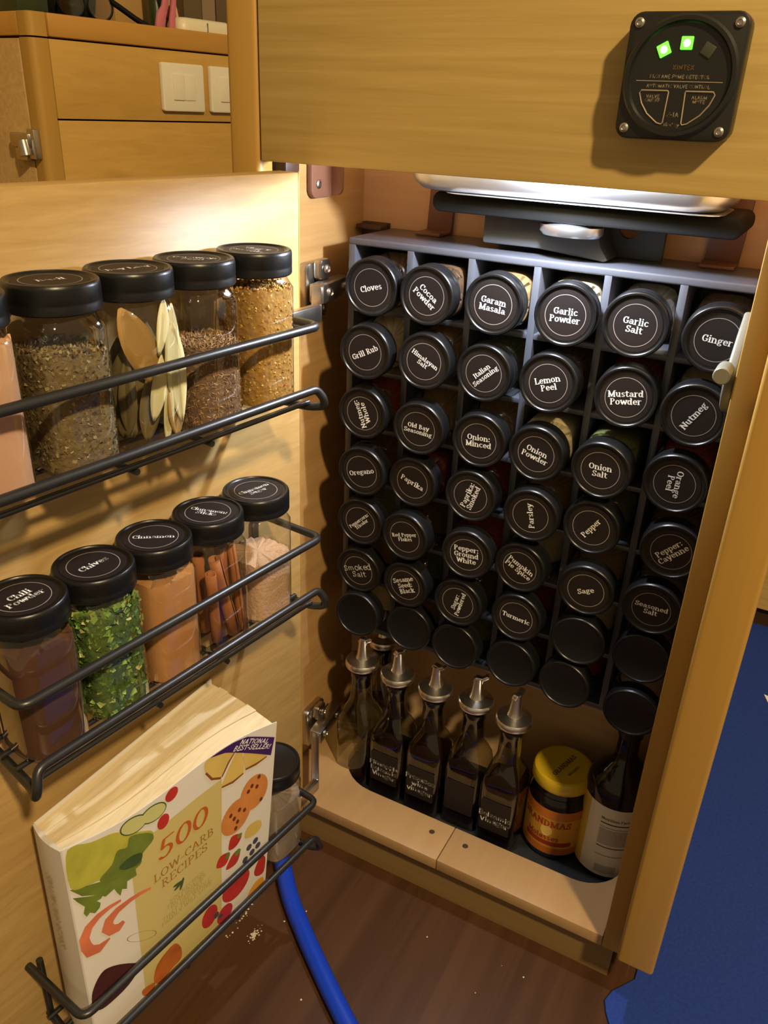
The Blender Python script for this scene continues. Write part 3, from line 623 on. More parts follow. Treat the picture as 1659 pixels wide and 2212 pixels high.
j = door_jar(.2841, 1, 'jar of tan ground spice labelled Cinnamon, middle door shelf', ['Cinnamon'], 37, 1, .120, MAT['cin'])
j = door_jar(.2103, 1, 'glass jar of rolled bark labelled Cinnamon: Sticks, middle door shelf', ['Cinnamon:', 'Sticks'], 16)
def quill(p0, p1, r, ph):
    a = (Vector(p1)-Vector(p0)).normalized(); u = a.orthogonal().normalized(); v = a.cross(u); vs, fs = [], []; n = 22; M2 = 4
    for jx in range(M2+1):
        c = Vector(p0).lerp(Vector(p1), jx/M2)
        for i in range(n):
            t = ph+i/n*2*math.pi*1.25; rr = r*(1-.30*i/n)*(1+.05*math.sin(jx*2.1+i)); vs.append(tuple(c+(u*math.cos(t)+v*math.sin(t))*rr))
    for jx in range(M2):
        for i in range(n-1): b = jx*n+i; fs.append((b, b+1, b+n+1, b+n))
    return vs, fs
for k, (x0, y0, x1, y1, r, z1) in enumerate([(.020, .010, .018, -.012, .0078, .112), (.016, -.012, .023, -.022, .0070, .100), (.002, .016, .006, .010, .0075, .115), (-.010, -.006, -.006, -.014, .0078, .110), (.022, .022, .013, .018, .0055, .118), (-.014, .014, -.010, .016, .0066, .09)]):
    o = build('cinnamon_stick', quill((x0*S, y0*S, .004), (x1*S, y1*S, z1*S), r*S, k*1.3), MAT['bark'], j, raw=True, smooth=60)
    o.modifiers.new('thickness', 'SOLIDIFY').thickness = .0006
j = door_jar(.1364, 1, 'half-full jar of pale pink granules labelled Cinnamon Sugar, middle door shelf', ['Cinnamon', 'Sugar'], 76, 1, .078, MAT['cinsugar'])
j = door_jar(.121, 2, 'plain-lidded jar of grey-brown spice behind the recipe paperback, lowest door shelf', None, 0, 1, .10, MAT['greydust'])

# ------------------------------------------------------------------ paperback on the lowest shelf
TL, TR, BL, BR = [Vector(q) for q in ((.453, .080, -.667), (.172, .108, -.680), (.455, .085, -.9715), (.182, .088, -.9715))]
kTL, kTR, kBL, kBR = [Vector(q) for q in ((.449, .029, -.667), (.180, .004, -.660), (.451, .030, -.9715), (.186, .016, -.9715))]
bk = Thing('paperback_book', 'thick worn paperback of low-carb recipes with food pictures, on the lowest door shelf', 'book', FD(.32, .055, -.9715))
def bil(a, b, c, d, u, v): return (a*(1-u)+b*u)*(1-v)+(c*(1-u)+d*u)*v
def cov(u, v, o=0):
    p = bil(TL, TR, BL, BR, u, v); p = p+Vector((0, o, -.009*math.sin(2*math.pi*min(1, max(0, u)))*(1-v))); return FD(*p)
def grid(fn, nu=16, nv=10):
    vs = [fn(i/nu, j/nv) for j in range(nv+1) for i in range(nu+1)]
    fs = [(j*(nu+1)+i, j*(nu+1)+i+1, (j+1)*(nu+1)+i+1, (j+1)*(nu+1)+i) for j in range(nv) for i in range(nu)]
    return vs, fs
def slab(f0, f1, nu=16, nv=10):
    a, b = grid(f0, nu, nv), grid(f1, nu, nv); n = len(a[0]); vs, fs = merge(a, b); m = nu+1
    for i in range(nu): fs += [(i, i+1, n+i+1, n+i), (nv*m+i, nv*m+i+1, n+nv*m+i+1, n+nv*m+i)]
    for j2 in range(nv): fs += [(j2*m, (j2+1)*m, n+(j2+1)*m, n+j2*m), (j2*m+nu, (j2+1)*m+nu, n+(j2+1)*m+nu, n+j2*m+nu)]
    return vs, fs
front = bk.part('front_cover', slab(lambda u, v: cov(u, v, 0), lambda u, v: cov(u, v, -.0012)), MAT['cover'], smooth=40)
bk.part('back_cover', slab(lambda u, v: FD(*bil(kTL, kTR, kBL, kBR, u, v)), lambda u, v: FD(*(bil(kTL, kTR, kBL, kBR, u, v)+Vector((0, -.0012, 0)))), 8, 4), MAT['cover'])
sp = bk.part('spine', slab(lambda u, v: FD(*(TL*(1-u)*(1-v)+kTL*u*(1-v)+BL*(1-u)*v+kBL*u*v+Vector((.002+.004*math.sin(math.pi*u), 0, 0)))), lambda u, v: FD(*(TL*(1-u)*(1-v)+kTL*u*(1-v)+BL*(1-u)*v+kBL*u*v)), 8, 4), MAT['spinec'], smooth=50)
NB = 7   # page signatures, fanned a little at the fore edge
rb = random.Random(9)
for k in range(NB):
    t0, t1 = k/NB, (k+1)/NB; ex = rb.uniform(.004, .012); zz = rb.uniform(.003, .006)
    def pg(t, u, v, ex=ex, zz=zz):
        a = Vector(bil(TL, TR, BL, BR, u*(1-ex*1.2), v)); a += Vector((0, -.0014, -.009*math.sin(2*math.pi*u)*(1-v))); b = bil(kTL, kTR, kBL, kBR, u*(1-ex*1.2), v)
        p = a*(1-t)+b*t; p.z -= zz*(1-2*v); p.z += .004*math.sin(math.pi*t)*(1-v)*u; return FD(*p)
    bk.part('page_block', slab(lambda u, v: pg(t0+.004, u, v), lambda u, v: pg(t1-.004, u, v), 10, 3), MAT['page'])
def pr(name, polys, mat, lift, grp=None):
    vs, fs = [], []
    for p in polys:
        n = len(vs); vs += [cov(max(.001, min(.999, u)), max(.002, min(.999, v)), lift) for u, v in p]; fs.append(list(range(n, n+len(p))))
    return bk.part(name, (vs, fs), mat, front)
def dense(poly, m=3):
    out = []
    for i in range(len(poly)):
        a, b = poly[i], poly[(i+1) % len(poly)]
        for k in range(m): out.append((a[0]+(b[0]-a[0])*k/m, a[1]+(b[1]-a[1])*k/m))
    return out
def grid_uv(u0, u1, v0, v1, nu, nv, name, mat, lift):
    return bk.part(name, grid(lambda a, b: cov(u0+(u1-u0)*a, v0+(v1-v0)*b, lift), nu, nv), mat, front)
def smooth_poly(p, m=4):
    n = len(p); out = []
    for i in range(n):
        a, b, c, d = [Vector(p[(i+k-1) % n]) for k in range(4)]
        for k in range(m):
            t = k/m; q = .5*((2*b)+(c-a)*t+(2*a-5*b+4*c-d)*t*t+(3*b-a-3*c+d)*t**3); out.append((q.x, q.y))
    return out
def fan(name, poly, mat, lift):
    cx = sum(p[0] for p in poly)/len(poly); cy = sum(p[1] for p in poly)/len(poly)
    return pr(name, [[(cx, cy), poly[i], poly[(i+1) % len(poly)]] for i in range(len(poly))], mat, lift)
grid_uv(.25, .70, .15, .99, 10, 10, 'yellow_panel', MAT['yel'], .0003)
L2, L3, L4 = .0005, .0007, .0009
fan('lettuce_picture', smooth_poly([(.018, .007), (.107, .019), (.195, .029), (.253, .07), (.348, .131), (.350, .176), (.302, .212), (.288, .257), (.237, .257), (.171, .229), (.108, .207), (.072, .201), (.005, .174)]), MAT['pgreen2'], L2)
fan('lettuce_picture', smooth_poly([(.17, .17), (.20, .12), (.24, .13), (.26, .09), (.34, .135), (.355, .18), (.302, .212), (.288, .257), (.22, .255), (.13, .225), (.12, .20)]), MAT['pgreen'], L3)
fan('lettuce_picture', smooth_poly([(.20, .20), (.25, .185), (.30, .205), (.285, .245), (.22, .23)], 3), MAT['pdgreen'], L4)
for c in ((.278, .048), (.366, .057)):
    fan('cucumber_picture', circ(*c, .060, .040, 24, 15), MAT['pdgreen'], L3); fan('cucumber_picture', circ(*c, .055, .035, 24, 15), MAT['cuke'], L4)
fan('radish_picture', circ(.452, .034, .030, .030, 18), MAT['red'], L2); fan('radish_picture', circ(.406, .133, .028, .034, 18), MAT['red'], L2)
fan('parsley_picture', [(-.001, .181), (.097, .21), (.216, .254), (.266, .255), (.268, .298), (.225, .294), (.22, .33), (.20, .315), (.19, .342), (.179, .32), (.174, .288), (.13, .30), (.092, .265), (.041, .235)], MAT['pgreen'], L2)
fan('parsley_picture', [(.006, .222), (.064, .253), (.126, .281), (.11, .296), (.08, .28), (.107, .315), (.10, .335), (.079, .347), (.06, .33), (.045, .34), (.036, .317), (.045, .29), (.02, .25)], MAT['pgreen'], L2)
def band_poly(cl, ws):
    l, r = [], []
    for i, p in enumerate(cl):
        a, b = Vector(cl[max(0, i-1)]), Vector(cl[min(len(cl)-1, i+1)]); t = (b-a).normalized(); n = Vector((-t.y, t.x)); l.append(tuple(Vector(p)+n*ws[i])); r.append(tuple(Vector(p)-n*ws[i]))
    return [[l[i], l[i+1], r[i+1], r[i]] for i in range(len(cl)-1)]
pr('shrimp_picture', band_poly([(.189, .366), (.14, .362), (.09, .370), (.045, .395), (.018, .435), (.015, .475), (.035, .510), (.075, .527), (.122, .513)], [.006, .010, .014, .019, .025, .030, .026, .020, .004]), MAT['shrimp'], L2)
pr('shrimp_picture', band_poly([(.325, .416), (.28, .402), (.23, .397), (.17, .402), (.13, .425), (.118, .455), (.135, .482), (.165, .492), (.19, .480)], [.005, .009, .011, .016, .023, .026, .024, .020, .010]), MAT['shrimp'], L2)
ov = circ(.262, .630, .085, .022, 30, 36)
pr('oval_picture', [[ov[i], ov[(i+1) % 30], (.262+(ov[(i+1) % 30][0]-.262)*.95, .630+(ov[(i+1) % 30][1]-.630)*.95), (.262+(ov[i][0]-.262)*.95, .630+(ov[i][1]-.630)*.95)] for i in range(30)], MAT['line'], L3)
fan('aubergine_picture', smooth_poly([(.235, .776), (.17, .701), (.096, .654), (.054, .661), (.015, .713), (.004, .778), (.016, .815), (.061, .84), (.174, .83)]), MAT['eggpl'], L2)
fan('fig_picture', smooth_poly([(.391, .831), (.428, .84), (.454, .898), (.447, .955), (.394, .964), (.334, .99), (.296, .938), (.321, .862)]), MAT['fig'], L2)
fan('fig_picture', smooth_poly([(.236, .929), (.30, .95), (.284, .99), (.239, .97)]), MAT['fig'], L2)
fan('purple_banner', dense([(.640, .002), (.760, .002), (.835, .010), (.990, .078), (.975, .172), (.80, .075), (.70, .018)], 3), MAT['purple'], L3)
fan('cheese_picture', smooth_poly([(.62, .004), (.70, .012), (.774, .046), (.737, .083), (.695, .141), (.648, .113), (.618, .061)]), MAT['cheese'], L2)
fan('cheese_picture', [(.784, .050), (.807, .065), (.821, .168), (.817, .190), (.706, .199), (.698, .188), (.738, .115)], MAT['cheese'], L2)
fan('cheese_picture', [(.826, .075), (.954, .165), (.945, .172), (.879, .180), (.83, .178), (.814, .109)], MAT['cheese'], L2)
pr('cheese_rind', band_poly([(.618, .061), (.648, .113), (.695, .141)], [.004, .005, .005])+band_poly([(.70, .192), (.76, .204), (.817, .192)], [.004, .006, .004])+band_poly([(.83, .178), (.89, .180), (.95, .168)], [.005, .006, .003])+band_poly([(.774, .048), (.737, .085), (.70, .138)], [.002, .005, .004]), MAT['rind'], L3)
fan('cookie_picture', circ(.886, .335, .082, .095, 26), MAT['cookie'], L2); fan('cookie_picture', circ(.782, .405, .085, .090, 26, 20), MAT['cookie'], L3)
for x, y in ((.80, .38), (.77, .41), (.79, .44), (.83, .40), (.75, .38), (.87, .29), (.90, .31), (.85, .31), (.93, .40), (.91, .26), (.78, .47)): pr('chocolate_chip', [circ(x, y, .010, .012, 7)], MAT['choc'], L4)
fan('flower_picture', smooth_poly([(.852, .521), (.895, .512), (.934, .529), (.943, .573), (.899, .594), (.841, .574)], 3), MAT['cheese'], L2)
for p in ([(.74, .56), (.754, .506), (.796, .515), (.818, .544), (.791, .577), (.755, .578)], [(.668, .613), (.689, .567), (.737, .579), (.746, .607), (.719, .64)], [(.725, .672), (.756, .621), (.792, .608), (.812, .636), (.788, .684)]):
    fan('strawberry_picture', smooth_poly(p, 3), MAT['red'], L2)
for q in (circ(.805, .530, .016, .012, 9), circ(.735, .595, .014, .018, 9), circ(.795, .622, .020, .018, 9)): pr('strawberry_leaf', [q], MAT['pgreen'], L3)
for x, y in ((.909, .636), (.927, .678), (.869, .648), (.89, .693), (.846, .707), (.665, .895), (.69, .93)): pr('blueberry_picture', [circ(x, y, .017, .018, 12)], MAT['blueb'], L2)
fan('tomato_picture', circ(.791, .819, .088, .078, 26), MAT['red'], L2)
fan('pepper_picture', smooth_poly([(.912, .834), (.950, .77), (.985, .80), (.98, .892), (.93, .88)], 3), MAT['red'], L2)
fan('orange_picture', smooth_poly([(.87, .969), (.916, .917), (.975, .921), (.98, .985), (.92, .99)], 3), MAT['orange'], L2)
fan('tomato_picture', circ(.625, .865, .048, .060, 20), MAT['red'], L2); fan('tomato_picture', circ(.72, .935, .05, .05, 20), MAT['red'], L2)
def ctext(name, lines, u0, u1, v0, v1, mat, **k):
    asp = .305/.278; t = text_block(lines, (u1-u0), (v1-v0)*asp, **k); cx, cy = (u0+u1)/2, (v0+v1)/2
    return pr(name, [[(cx+t[0][i][0], cy-t[0][i][1]/asp) for i in f] for f in t[1]], mat, L4)
ctext('title_number', ['500'], .365, .625, .205, .330, MAT['title'], serif=False, a=.55, b=.25, shear=.12)
ctext('title_lettering', ['LOW-CARB'], .340, .655, .345, .425, MAT['titledk'], a=.42, b=.20)
ctext('title_lettering', ['RECIPES'], .375, .620, .405, .480, MAT['titledk'], a=.42, b=.20)
ctext('subtitle_lettering', ['500 RECIPES', 'FROM SNACKS', 'TO DESSERT', 'THAT THE WHOLE', 'FAMILY WILL LOVE'], .36, .64, .545, .690, MAT['titlefaint'], a=.26, b=.16)
ctext('subtitle_lettering', ['DANA CARPENDER'], .33, .67, .735, .775, MAT['ink'], a=.5, b=.3)
pr('leaf_ornament', [circ(.462, .523, .030, .008, 10, -20), circ(.475, .530, .008, .030, 10, 20), circ(.455, .512, .026, .007, 10, 10)], MAT['pdgreen'], L4)
tb = text_block(['NATIONAL', 'BEST-SELLER!'], .225, .085, rot=-24, shear=.25, serif=False, a=.55, b=.50)
pr('banner_lettering', [[(.868+tb[0][i][0]*1.0, .062-tb[0][i][1]*.92) for i in f] for f in tb[1]], MAT['white'], .0011)
ts = text_block(['500 LOW-CARB RECIPES'], .20, .022, rot=-90, serif=False, a=.45, b=.3)
def spn(x, y): 
    u = .5-x/.05; v = .07+.10-y/.305; p = TL*(1-u)*(1-v)+kTL*u*(1-v)+BL*(1-u)*v+kBL*u*v+Vector((.0025+.004*math.sin(math.pi*u)+.0005, 0, 0)); return FD(*p)
bk.part('spine_lettering', flat(ts, lambda x, y: spn(x*.9, y*.55-.05)), MAT['titlefaint'], sp)

# ------------------------------------------------------------------ pans above the rack
stand = [(-.405, -.1575), (-.19, -.1575), (-.19, -.1135), (-.222, -.1135)]+arc(-.235, -.128, .0125, 50, -60, 6)+[(-.245, -.150), (-.29, -.140), (-.33, -.128), (-.36, -.1135), (-.405, -.1135)]
st = Thing('grey_stand', 'dark grey board with a curved cutout standing on top of the spice rack', 'stand', (-.3, 1.07, -.1575))
st.part('board', prism([(-.405, -.1575), (-.19, -.1575), (-.19, -.1135)]+arc(-.235, -.122, .013, 40, -220, 8)+[(-.26, -.1135), (-.405, -.1135)], lambda a, c, h: (a, h, c), 1.09, 1.10), MAT['greyboard'])
st.part('curved_arm', prism([(-.405, -.150), (-.33, -.150), (-.247, -.1575), (-.241, -.155), (-.252, -.140), (-.262, -.1135), (-.405, -.1135)], lambda a, c, h: (a, h, c), 1.03, 1.088), MAT['greyboard'], bevel=.003)
st.part('foot_ring', xf(lathe([(0, 0), (.034, 0), (.038, .004), (.038, .012), (.030, .016), (0, .016)], 28), lambda a, c, e: (-.285+a, 1.01+c*.7, -.128+e)), MAT['brushed'], smooth=40)
single('black_tray', prism(rrect(-.458, -.094, -.1125, -.0892, .010), lambda a, c, h: (a, h, c), .985, 1.10), MAT['black'], 'black enamel tray lying under the steel pan above the spice rack', 'tray', (-.28, 1.04, -.112), bevel=.003)
pn = Thing('steel_pan', 'brushed steel baking pan partly hidden behind the fascia panel', 'pan', (-.29, 1.03, -.088))
def panring(k, z, inset):  # rounded rectangle ring
    return [(x, y, z) for x, y in rrect(-.492+inset, -.105-inset, .957+inset*.6, 1.10-inset*.6, .045-inset*.5, 6)]
def loft(rings, cap0=True, cap1=False):
    n = len(rings[0]); vs = [v for r in rings for v in r]; fs = []
    for j2 in range(len(rings)-1):
        for i in range(n): a, b = j2*n+i, j2*n+(i+1) % n; fs.append((a, b, b+n, a+n))
    if cap0: fs.append(list(range(n))[::-1])
    if cap1: fs.append([(len(rings)-1)*n+i for i in range(n)])
    return vs, fs
pn.part('pan_body', loft([panring(0, -.0885, .040), panring(0, -.0882, .030), panring(0, -.086, .016), panring(0, -.08, .007), panring(0, -.070, .002), panring(0, -.030, .0), panring(0, -.022, -.001), panring(0, -.022, .004), panring(0, -.070, .006), panring(0, -.082, .018), panring(0, -.084, .03)], True, True), MAT['brushed'], smooth=50)
pn.part('bottom_flange', loft([[(x, y, z) for x, y in rrect(-.44, -.115, .962, 1.09, .03, 6)] for z in (-.0890, -.0882)], True, True), MAT['brushed'])
# brown brackets that hold the rack to the back panel
for x0, x1, y0, lab in ((-.528, -.490, 1.085, 'brown angle bracket on the rack top, left of the grey board'), (-.1445, -.104, 1.085, 'brown angle bracket on the rack top, nearest the corner post'), (-.632, -.590, 1.05, 'dark brown angle bracket at the left end of the rack top')):
    t = Thing('angle_bracket', lab, 'bracket', ((x0+x1)/2, 1.12, -.158), 'brackets holding the spice rack')
    m = MAT['darkbrown'] if x0 < -.6 else MAT['brownplastic']
    if x0 < -.6:
        t.part('upright_leg', box(x0, x1, 1.118, 1.1295, -.235, -.152), m, bevel=.001); t.part('foot_leg', box(x0, x1, 1.10, 1.118, -.160, -.154), m, bevel=.001)
    else:
        t.part('upright_leg', prism([(x0, -.157), (x1, -.157), (x1+.004, -.07), (x0+.004, -.07)], lambda a, c, h: (a, h, c), 1.1225, 1.1295), m, bevel=.001)
        t.part('foot_leg', box(x0, x1, y0, 1.1225, -.1578, -.1535), m, bevel=.001)

# ------------------------------------------------------------------ vinegar bottles
def bottle(x, y, label, lines, level, liq, lab_z=None, spout=0, lab=True, glass='bottleglass'):
    zb = -1.0898
    t = Thing('vinegar_bottle', label, 'bottle', (x, y, zb), 'vinegar bottles in the sill recess')
    fn = lambda a, c, e: (x+a, y+c, zb+e)
    H = .0336
    prof = [(.020, .001), (.030, 0), (H, .003), (H, .112), (H*.985, .122), (H*.92, .136), (H*.80, .150), (.0215, .163), (.0190, .175), (.0180, .214), (.0195, .218), (.0195, .226), (.0165, .228)]
    def shp(tt, z): 
        m = 1 if z < .14 else max(0, 1-(z-.14)/.025); return (1-m)+m*sq(tt, n=6)
    t.part('glass_body', lathe(prof, 36, fn, shp), MAT[glass], smooth=50)
    if level: t.part('liquid', lathe([(.018, .004), (H*.93, .004), (H*.93, level), (0, level)] if level < .13 else [(.018, .004), (H*.93, .004), (H*.93, .118), (H*.8, .138), (.020, level), (0, level)], 28, fn, shp), MAT[liq], smooth=50)
    t.part('stopper', lathe([(.0158, .198), (.0162, .24), (.0, .24)], 18, fn), MAT['black'], smooth=50)
    cap = t.part('pourer_cap', lathe([(.014, .2385), (.0285, .2385), (.0292, .2405), (.0292, .2465), (.0272, .2495), (.0225, .2505), (.0185, .2515), (.0118, .2535), (.0095, .262), (.0078, .282), (.0072, .290), (.0058, .290), (.005, .283), (0, .283)], 30, fn), MAT['steel'], smooth=35)
    ca, sa = math.cos(R(spout)), math.sin(R(spout))
    def fl(a, c, e): return (x+(a*ca-c*sa), y+(a*sa+c*ca), zb+e)
    t.part('flap', prism([(-.009, .286), (-.004, .293), (.006, .2915), (.013, .297), (.0165, .295), (.0155, .291), (.008, .286), (.007, .281), (-.005, .283)], lambda a, c, h: fl(a, h, c), -.0045, .0045), MAT['steel'], cap, bevel=.0008)
    if lab:
        lb = t.part('chalk_label', prism(rrect(-.0255, .0255, .034, .098, .003), lambda a, c, h: (x+a, y-H-.0006-h, zb+c), 0, .0006), MAT['labelblk'])
        if lines:
            rs = random.Random(x); tx = text_block(lines, .056, .022*len(lines), lead=9.5, serif=False, a=.62, b=.62, wob=1, rs=rs)
            t.part('label_lettering', flat(tx, lambda a, c: (x+a, y-H-.0014, lab_z-.006+c)), MAT['chalk'], lb)
    return t
YB = 1.0035
bottle(-.5435, YB, 'clear oil bottle with steel pourer beside the left cabinet wall, front row', None, .012, 'vinegar', lab=False, spout=10)
bottle(-.4755, YB-.001, 'dark bottle with handwritten Pineapple Balsamic Vinegar, steel pourer', ['Pineapple', 'Balsamic', 'Vinegar'], .085, 'vinegar', -1.022, spout=60)
bottle(-.4055, YB-.002, 'dark bottle with handwritten Prosecco wine vinegar, steel pourer', ['Prosecco', 'wine', 'vinegar'], .120, 'vinegar', -1.020, spout=-15)
bottle(-.3365, YB+.004, 'bottle with a blank dark label between the Prosecco and Balsamic bottles', None, .075, 'vinegar', spout=20)
bottle(-.2685, YB-.006, 'dark bottle with handwritten Balsamic Vinegar next to the molasses jar', ['Balsamic', 'Vinegar'], .120, 'vinegar', -1.022, spout=75)
bottle(-.5445, 1.080, 'oil bottle half hidden behind the leftmost bottle, under the rack', None, .10, 'vinegar2', lab=False, spout=180)
# molasses jar
mx_, my_, mz = -.1870, 1.036, -1.0898
mj = Thing('molasses_jar', 'round dark molasses jar with yellow lid and orange label', 'jar', (mx_, my_, mz))
mf = lambda a, c, e: (mx_+a, my_+c, mz+e)
mj.part('glass_body', lathe([(.03, 0), (.046, 0), (.0495, .005), (.0495, .105), (.047, .114), (.043, .120), (.0445, .123), (.043, .126), (.040, .130), (.040, .142)], 40, mf), MAT['molglass'], smooth=50)
ml = mj.part('lid', lathe([(.040, .1365), (.0475, .1365), (.0485, .138), (.0485, .153), (.0465, .157), (.043, .1585), (.041, .1578), (0, .1578)], 44, mf), MAT['mollid'], smooth=35)
def curved(z0, z1, a0, a1, rad, n=24): return [[(rad*math.cos(R(a0+(a1-a0)*i/n)), rad*math.sin(R(a0+(a1-a0)*i/n)), z) for i in range(n+1)] for z in (z0, z1)]
def strip(z0, z1, a0, a1, rad, fn, n=24):
    rr2 = curved(z0, z1, a0, a1, rad, n); return [fn(*v) for r in rr2 for v in r], [(i, i+1, n+2+i, n+1+i) for i in range(n)]
lb = mj.part('label', strip(.012, .104, 150, 390, .0499, mf, 40), MAT['mollabel'])
mj.part('label_band', strip(.086, .104, 150, 390, .0501, mf, 40), MAT['molband'], lb)
mj.part('label_band', strip(.012, .026, 150, 390, .0501, mf, 40), MAT['molband'], lb)
mj.part('label_band', strip(.030, .039, 225, 318, .0501, mf, 20), MAT['molred'], lb)
def wrap(tx, ang, z, rad, fn): return [fn(rad*math.cos(R(ang)+x/rad), rad*math.sin(R(ang)+x/rad), z+y) for x, y in tx[0]], tx[1]
mj.part('label_lettering', wrap(text_block(['GRANDMAS'], .090, .019), 262, .076, .0504, mf), MAT['molred'], lb)
mj.part('label_lettering', wrap(text_block(['Molasses'], .056, .013), 262, .0465, .0504, mf), MAT['molred'], lb)
mj.part('label_portrait', wrap((circ(0, 0, .010, .011, 18), [list(range(18))]), 268, .0605, .0503, mf), MAT['cheese'], lb)
mj.part('lid_lettering', flat(text_block(['GRANDMAS'], .060, .013, rot=73), lambda x, y: (mx_+x, my_+y, mz+.1581)), MAT['molprint'], ml)
mj.part('lid_lettering', flat(text_block(['MOLASSES'], .028, .006, rot=73), lambda x, y: (mx_+x+.017, my_+y-.005, mz+.1581)), MAT['molprint'], ml)
# tall dark bottle with white label
bx, by, bz = -.0995, 1.040, -1.0898
tb_ = Thing('sauce_bottle', 'tall dark bottle with white nutrition label, beside the corner post', 'bottle', (bx, by, bz))
bf = lambda a, c, e: (bx+a, by+c, bz+e)
tb_.part('glass_body', lathe([(.03, 0), (.047, 0), (.050, .005), (.050, .160), (.048, .176), (.041, .190), (.030, .202), (.020, .212), (.0165, .224), (.0165, .262)], 40, bf), MAT['molglass'], smooth=50)
tb_.part('cap', lathe([(.0165, .258), (.0185, .258), (.0185, .288), (.017, .290), (0, .290)], 24, bf), MAT['lid'], smooth=35)
wl = tb_.part('label', strip(.010, .150, 232, 372, .0504, bf, 30), MAT['wlabel'])
tb_.part('label_band', strip(.010, .150, 176, 232, .0504, bf, 12), MAT['ylabel'], wl)
tb_.part('label_lettering', wrap(text_block(['Nutrition Facts'], .046, .008), 284, .128, .0507, bf), MAT['ink'], wl)
for z, t2 in ((.118, .0022), (.111, .0008), (.070, .0018), (.053, .0008)): tb_.part('label_rule', strip(z, z+t2, 258, 316, .0507, bf, 12), MAT['ink'], wl)
tb_.part('label_text_block', strip(.076, .108, 258, 316, .0506, bf, 12), MAT['inkgrey'], wl)
tb_.part('label_text_block', strip(.016, .032, 262, 300, .0506, bf, 12), MAT['inkgrey'], wl)

# ------------------------------------------------------------------ gas detector
dt = Thing('gas_detector', 'black square fume detector with two lit green lamps on the wooden panel', 'detector', (-.154, YF, -.016))
fx = lambda a, c, h: (a, YF-h, c)
cxd, czd = -.1545, .0332
plate = dt.part('face_plate', prism(rrect(-.2035, -.1055, -.0158, .0822, .011), fx, .0, .0235), MAT['detblack'], bevel=.002)
dt.part('bezel_ring', xf(lathe([(.0475, .0225), (.0475, .0265), (.0455, .0285), (.0425, .0285), (.0415, .0255), (.0405, .0245)], 48), lambda a, c, e: (cxd+a, YF-e, czd+c)), MAT['detblack'], smooth=40)
dt.part('face_disc', xf(lathe([(.042, .0236), (.0415, .0248), (0, .0248)], 48), lambda a, c, e: (cxd+a, YF-e, czd+c)), MAT['detblack'])
for sx in (-1, 1):
    for sz in (-1, 1):
        dt.part('screw', xf(lathe([(.0042, .0235), (.0040, .0250), (.0022, .0258), (.0018, .0246), (0, .0246)], 14), lambda a, c, e, sx=sx, sz=sz: (cxd+sx*.0405+a, YF-e, czd+sz*.0405+c)), MAT['screw'], smooth=40)
FZ = .0251
def dtx(lines, x, z, w, h, mat='detprint', **k): dt.part('face_lettering', flat(text_block(lines, w, h, serif=False, a=.62, b=.62, **k), lambda a, c: (cxd+x+a, YF-FZ, czd+z+c)), MAT[mat])
dtx(['XINTEX'], .002, .0075, .018, .0052, 'detdim'); dtx(['PROPANE FUME DETECTOR'], .0, .0005, .050, .0034); dtx(['AUTOMATIC VALVE CONTROL'], .0, -.0068, .053, .0034)
dtx(['VALVE', 'ON/OFF'], -.0195, -.0165, .013, .0075); dtx(['ALARM', 'MUTE'], .0195, -.0165, .013, .0075); dtx(['S-1A'], .0, -.0285, .010, .0036); dtx(['fireboy'], .0, -.0365, .0135, .0045, shear=.2)
dt.part('face_line', ([(cxd+a, YF-FZ, czd+c) for a, c in ((-.036, -.0034), (.036, -.0034), (.036, -.0028), (-.036, -.0028))], [(0, 1, 2, 3)]), MAT['detprint'])
for sx in (-1, 1):
    pts = [(sx*.0075, -.0105), (sx*.030, -.0105), (sx*.0315, -.0125), (sx*.0285, -.0205), (sx*.0225, -.0285), (sx*.0130, -.0355), (sx*.0090, -.0365), (sx*.0078, -.0350), (sx*.0070, -.0115)]
    q = [(cxd+a, YF-FZ, czd+c) for a, c in pts]; q = q+[q[0], q[1]]
    dt.part('button_outline', tube(q, .00075, 6), MAT['detprint'], smooth=60)
for a, c, rot, lit in ((-.0165, .0205, 28, 1), (.0015, .0255, 0, 1), (.0195, .0205, -28, 0)):
    lens = dt.part('lamp', prism(circ(cxd+a, czd+c, .0070, .0070, 4, 45+rot), fx, .0248, .0262), MAT['green' if lit else 'ledoff'], bevel=.0008, label='lit green lamp' if lit else 'unlit lamp')
    if lit: dt.part('lamp_core', xf(lathe([(.0030, .0262), (.0022, .0268), (0, .027)], 12), lambda p, r2_, e, a=a, c=c: (cxd+a+p, YF-e, czd+c+r2_)), MAT['greencore'], lens)

# ------------------------------------------------------------------ sideboard in the background, upper left
sb = Thing('sideboard_cabinet', 'golden wood sideboard with rounded corner and open shelf top, background upper left', 'cabinet', FB(0, -.2, ZFL))
TZ = .134
def FBp(name, s0, s1, w0, w1, z0, z1, mat, **k): return sb.part(name, xf(box(s0, s1, w0, w1, z0, z1), FB), MAT[mat], **k)
FBp('top_rail', -.314, .55, -.03, .004, .0945, TZ, 'solid_y', bevel=.004)
FBp('upper_panel', -.314, .55, -.02, 0, -.0445, .0915, 'veneer_bg', bevel=.001)
FBp('lower_panel', -.314, .55, -.02, 0, -1.1, -.0475, 'veneer_bg', bevel=.001)
FBp('carcass', -.34, .55, -.58, -.021, ZFL, TZ-.012, 'gap')
cp = [(-.316, .0), (-.338, -.0)]+[(-.338-.014*math.sin(R(t)), -.014+.014*math.cos(R(t))) for t in range(10, 91, 10)]+[(-.352, -.036), (-.316, -.036)]
sb.part('corner_post', prism(cp, FB, ZFL, .0915), MAT['solid_z'], smooth=40)
sb.part('corner_cap', prism([(a, c) for a, c in cp], FB, .0945, TZ), MAT['solid_z'], smooth=40)
FBp('end_rail', -.352, -.33, -.58, -.0385, .0945, TZ, 'solid_y', bevel=.002)
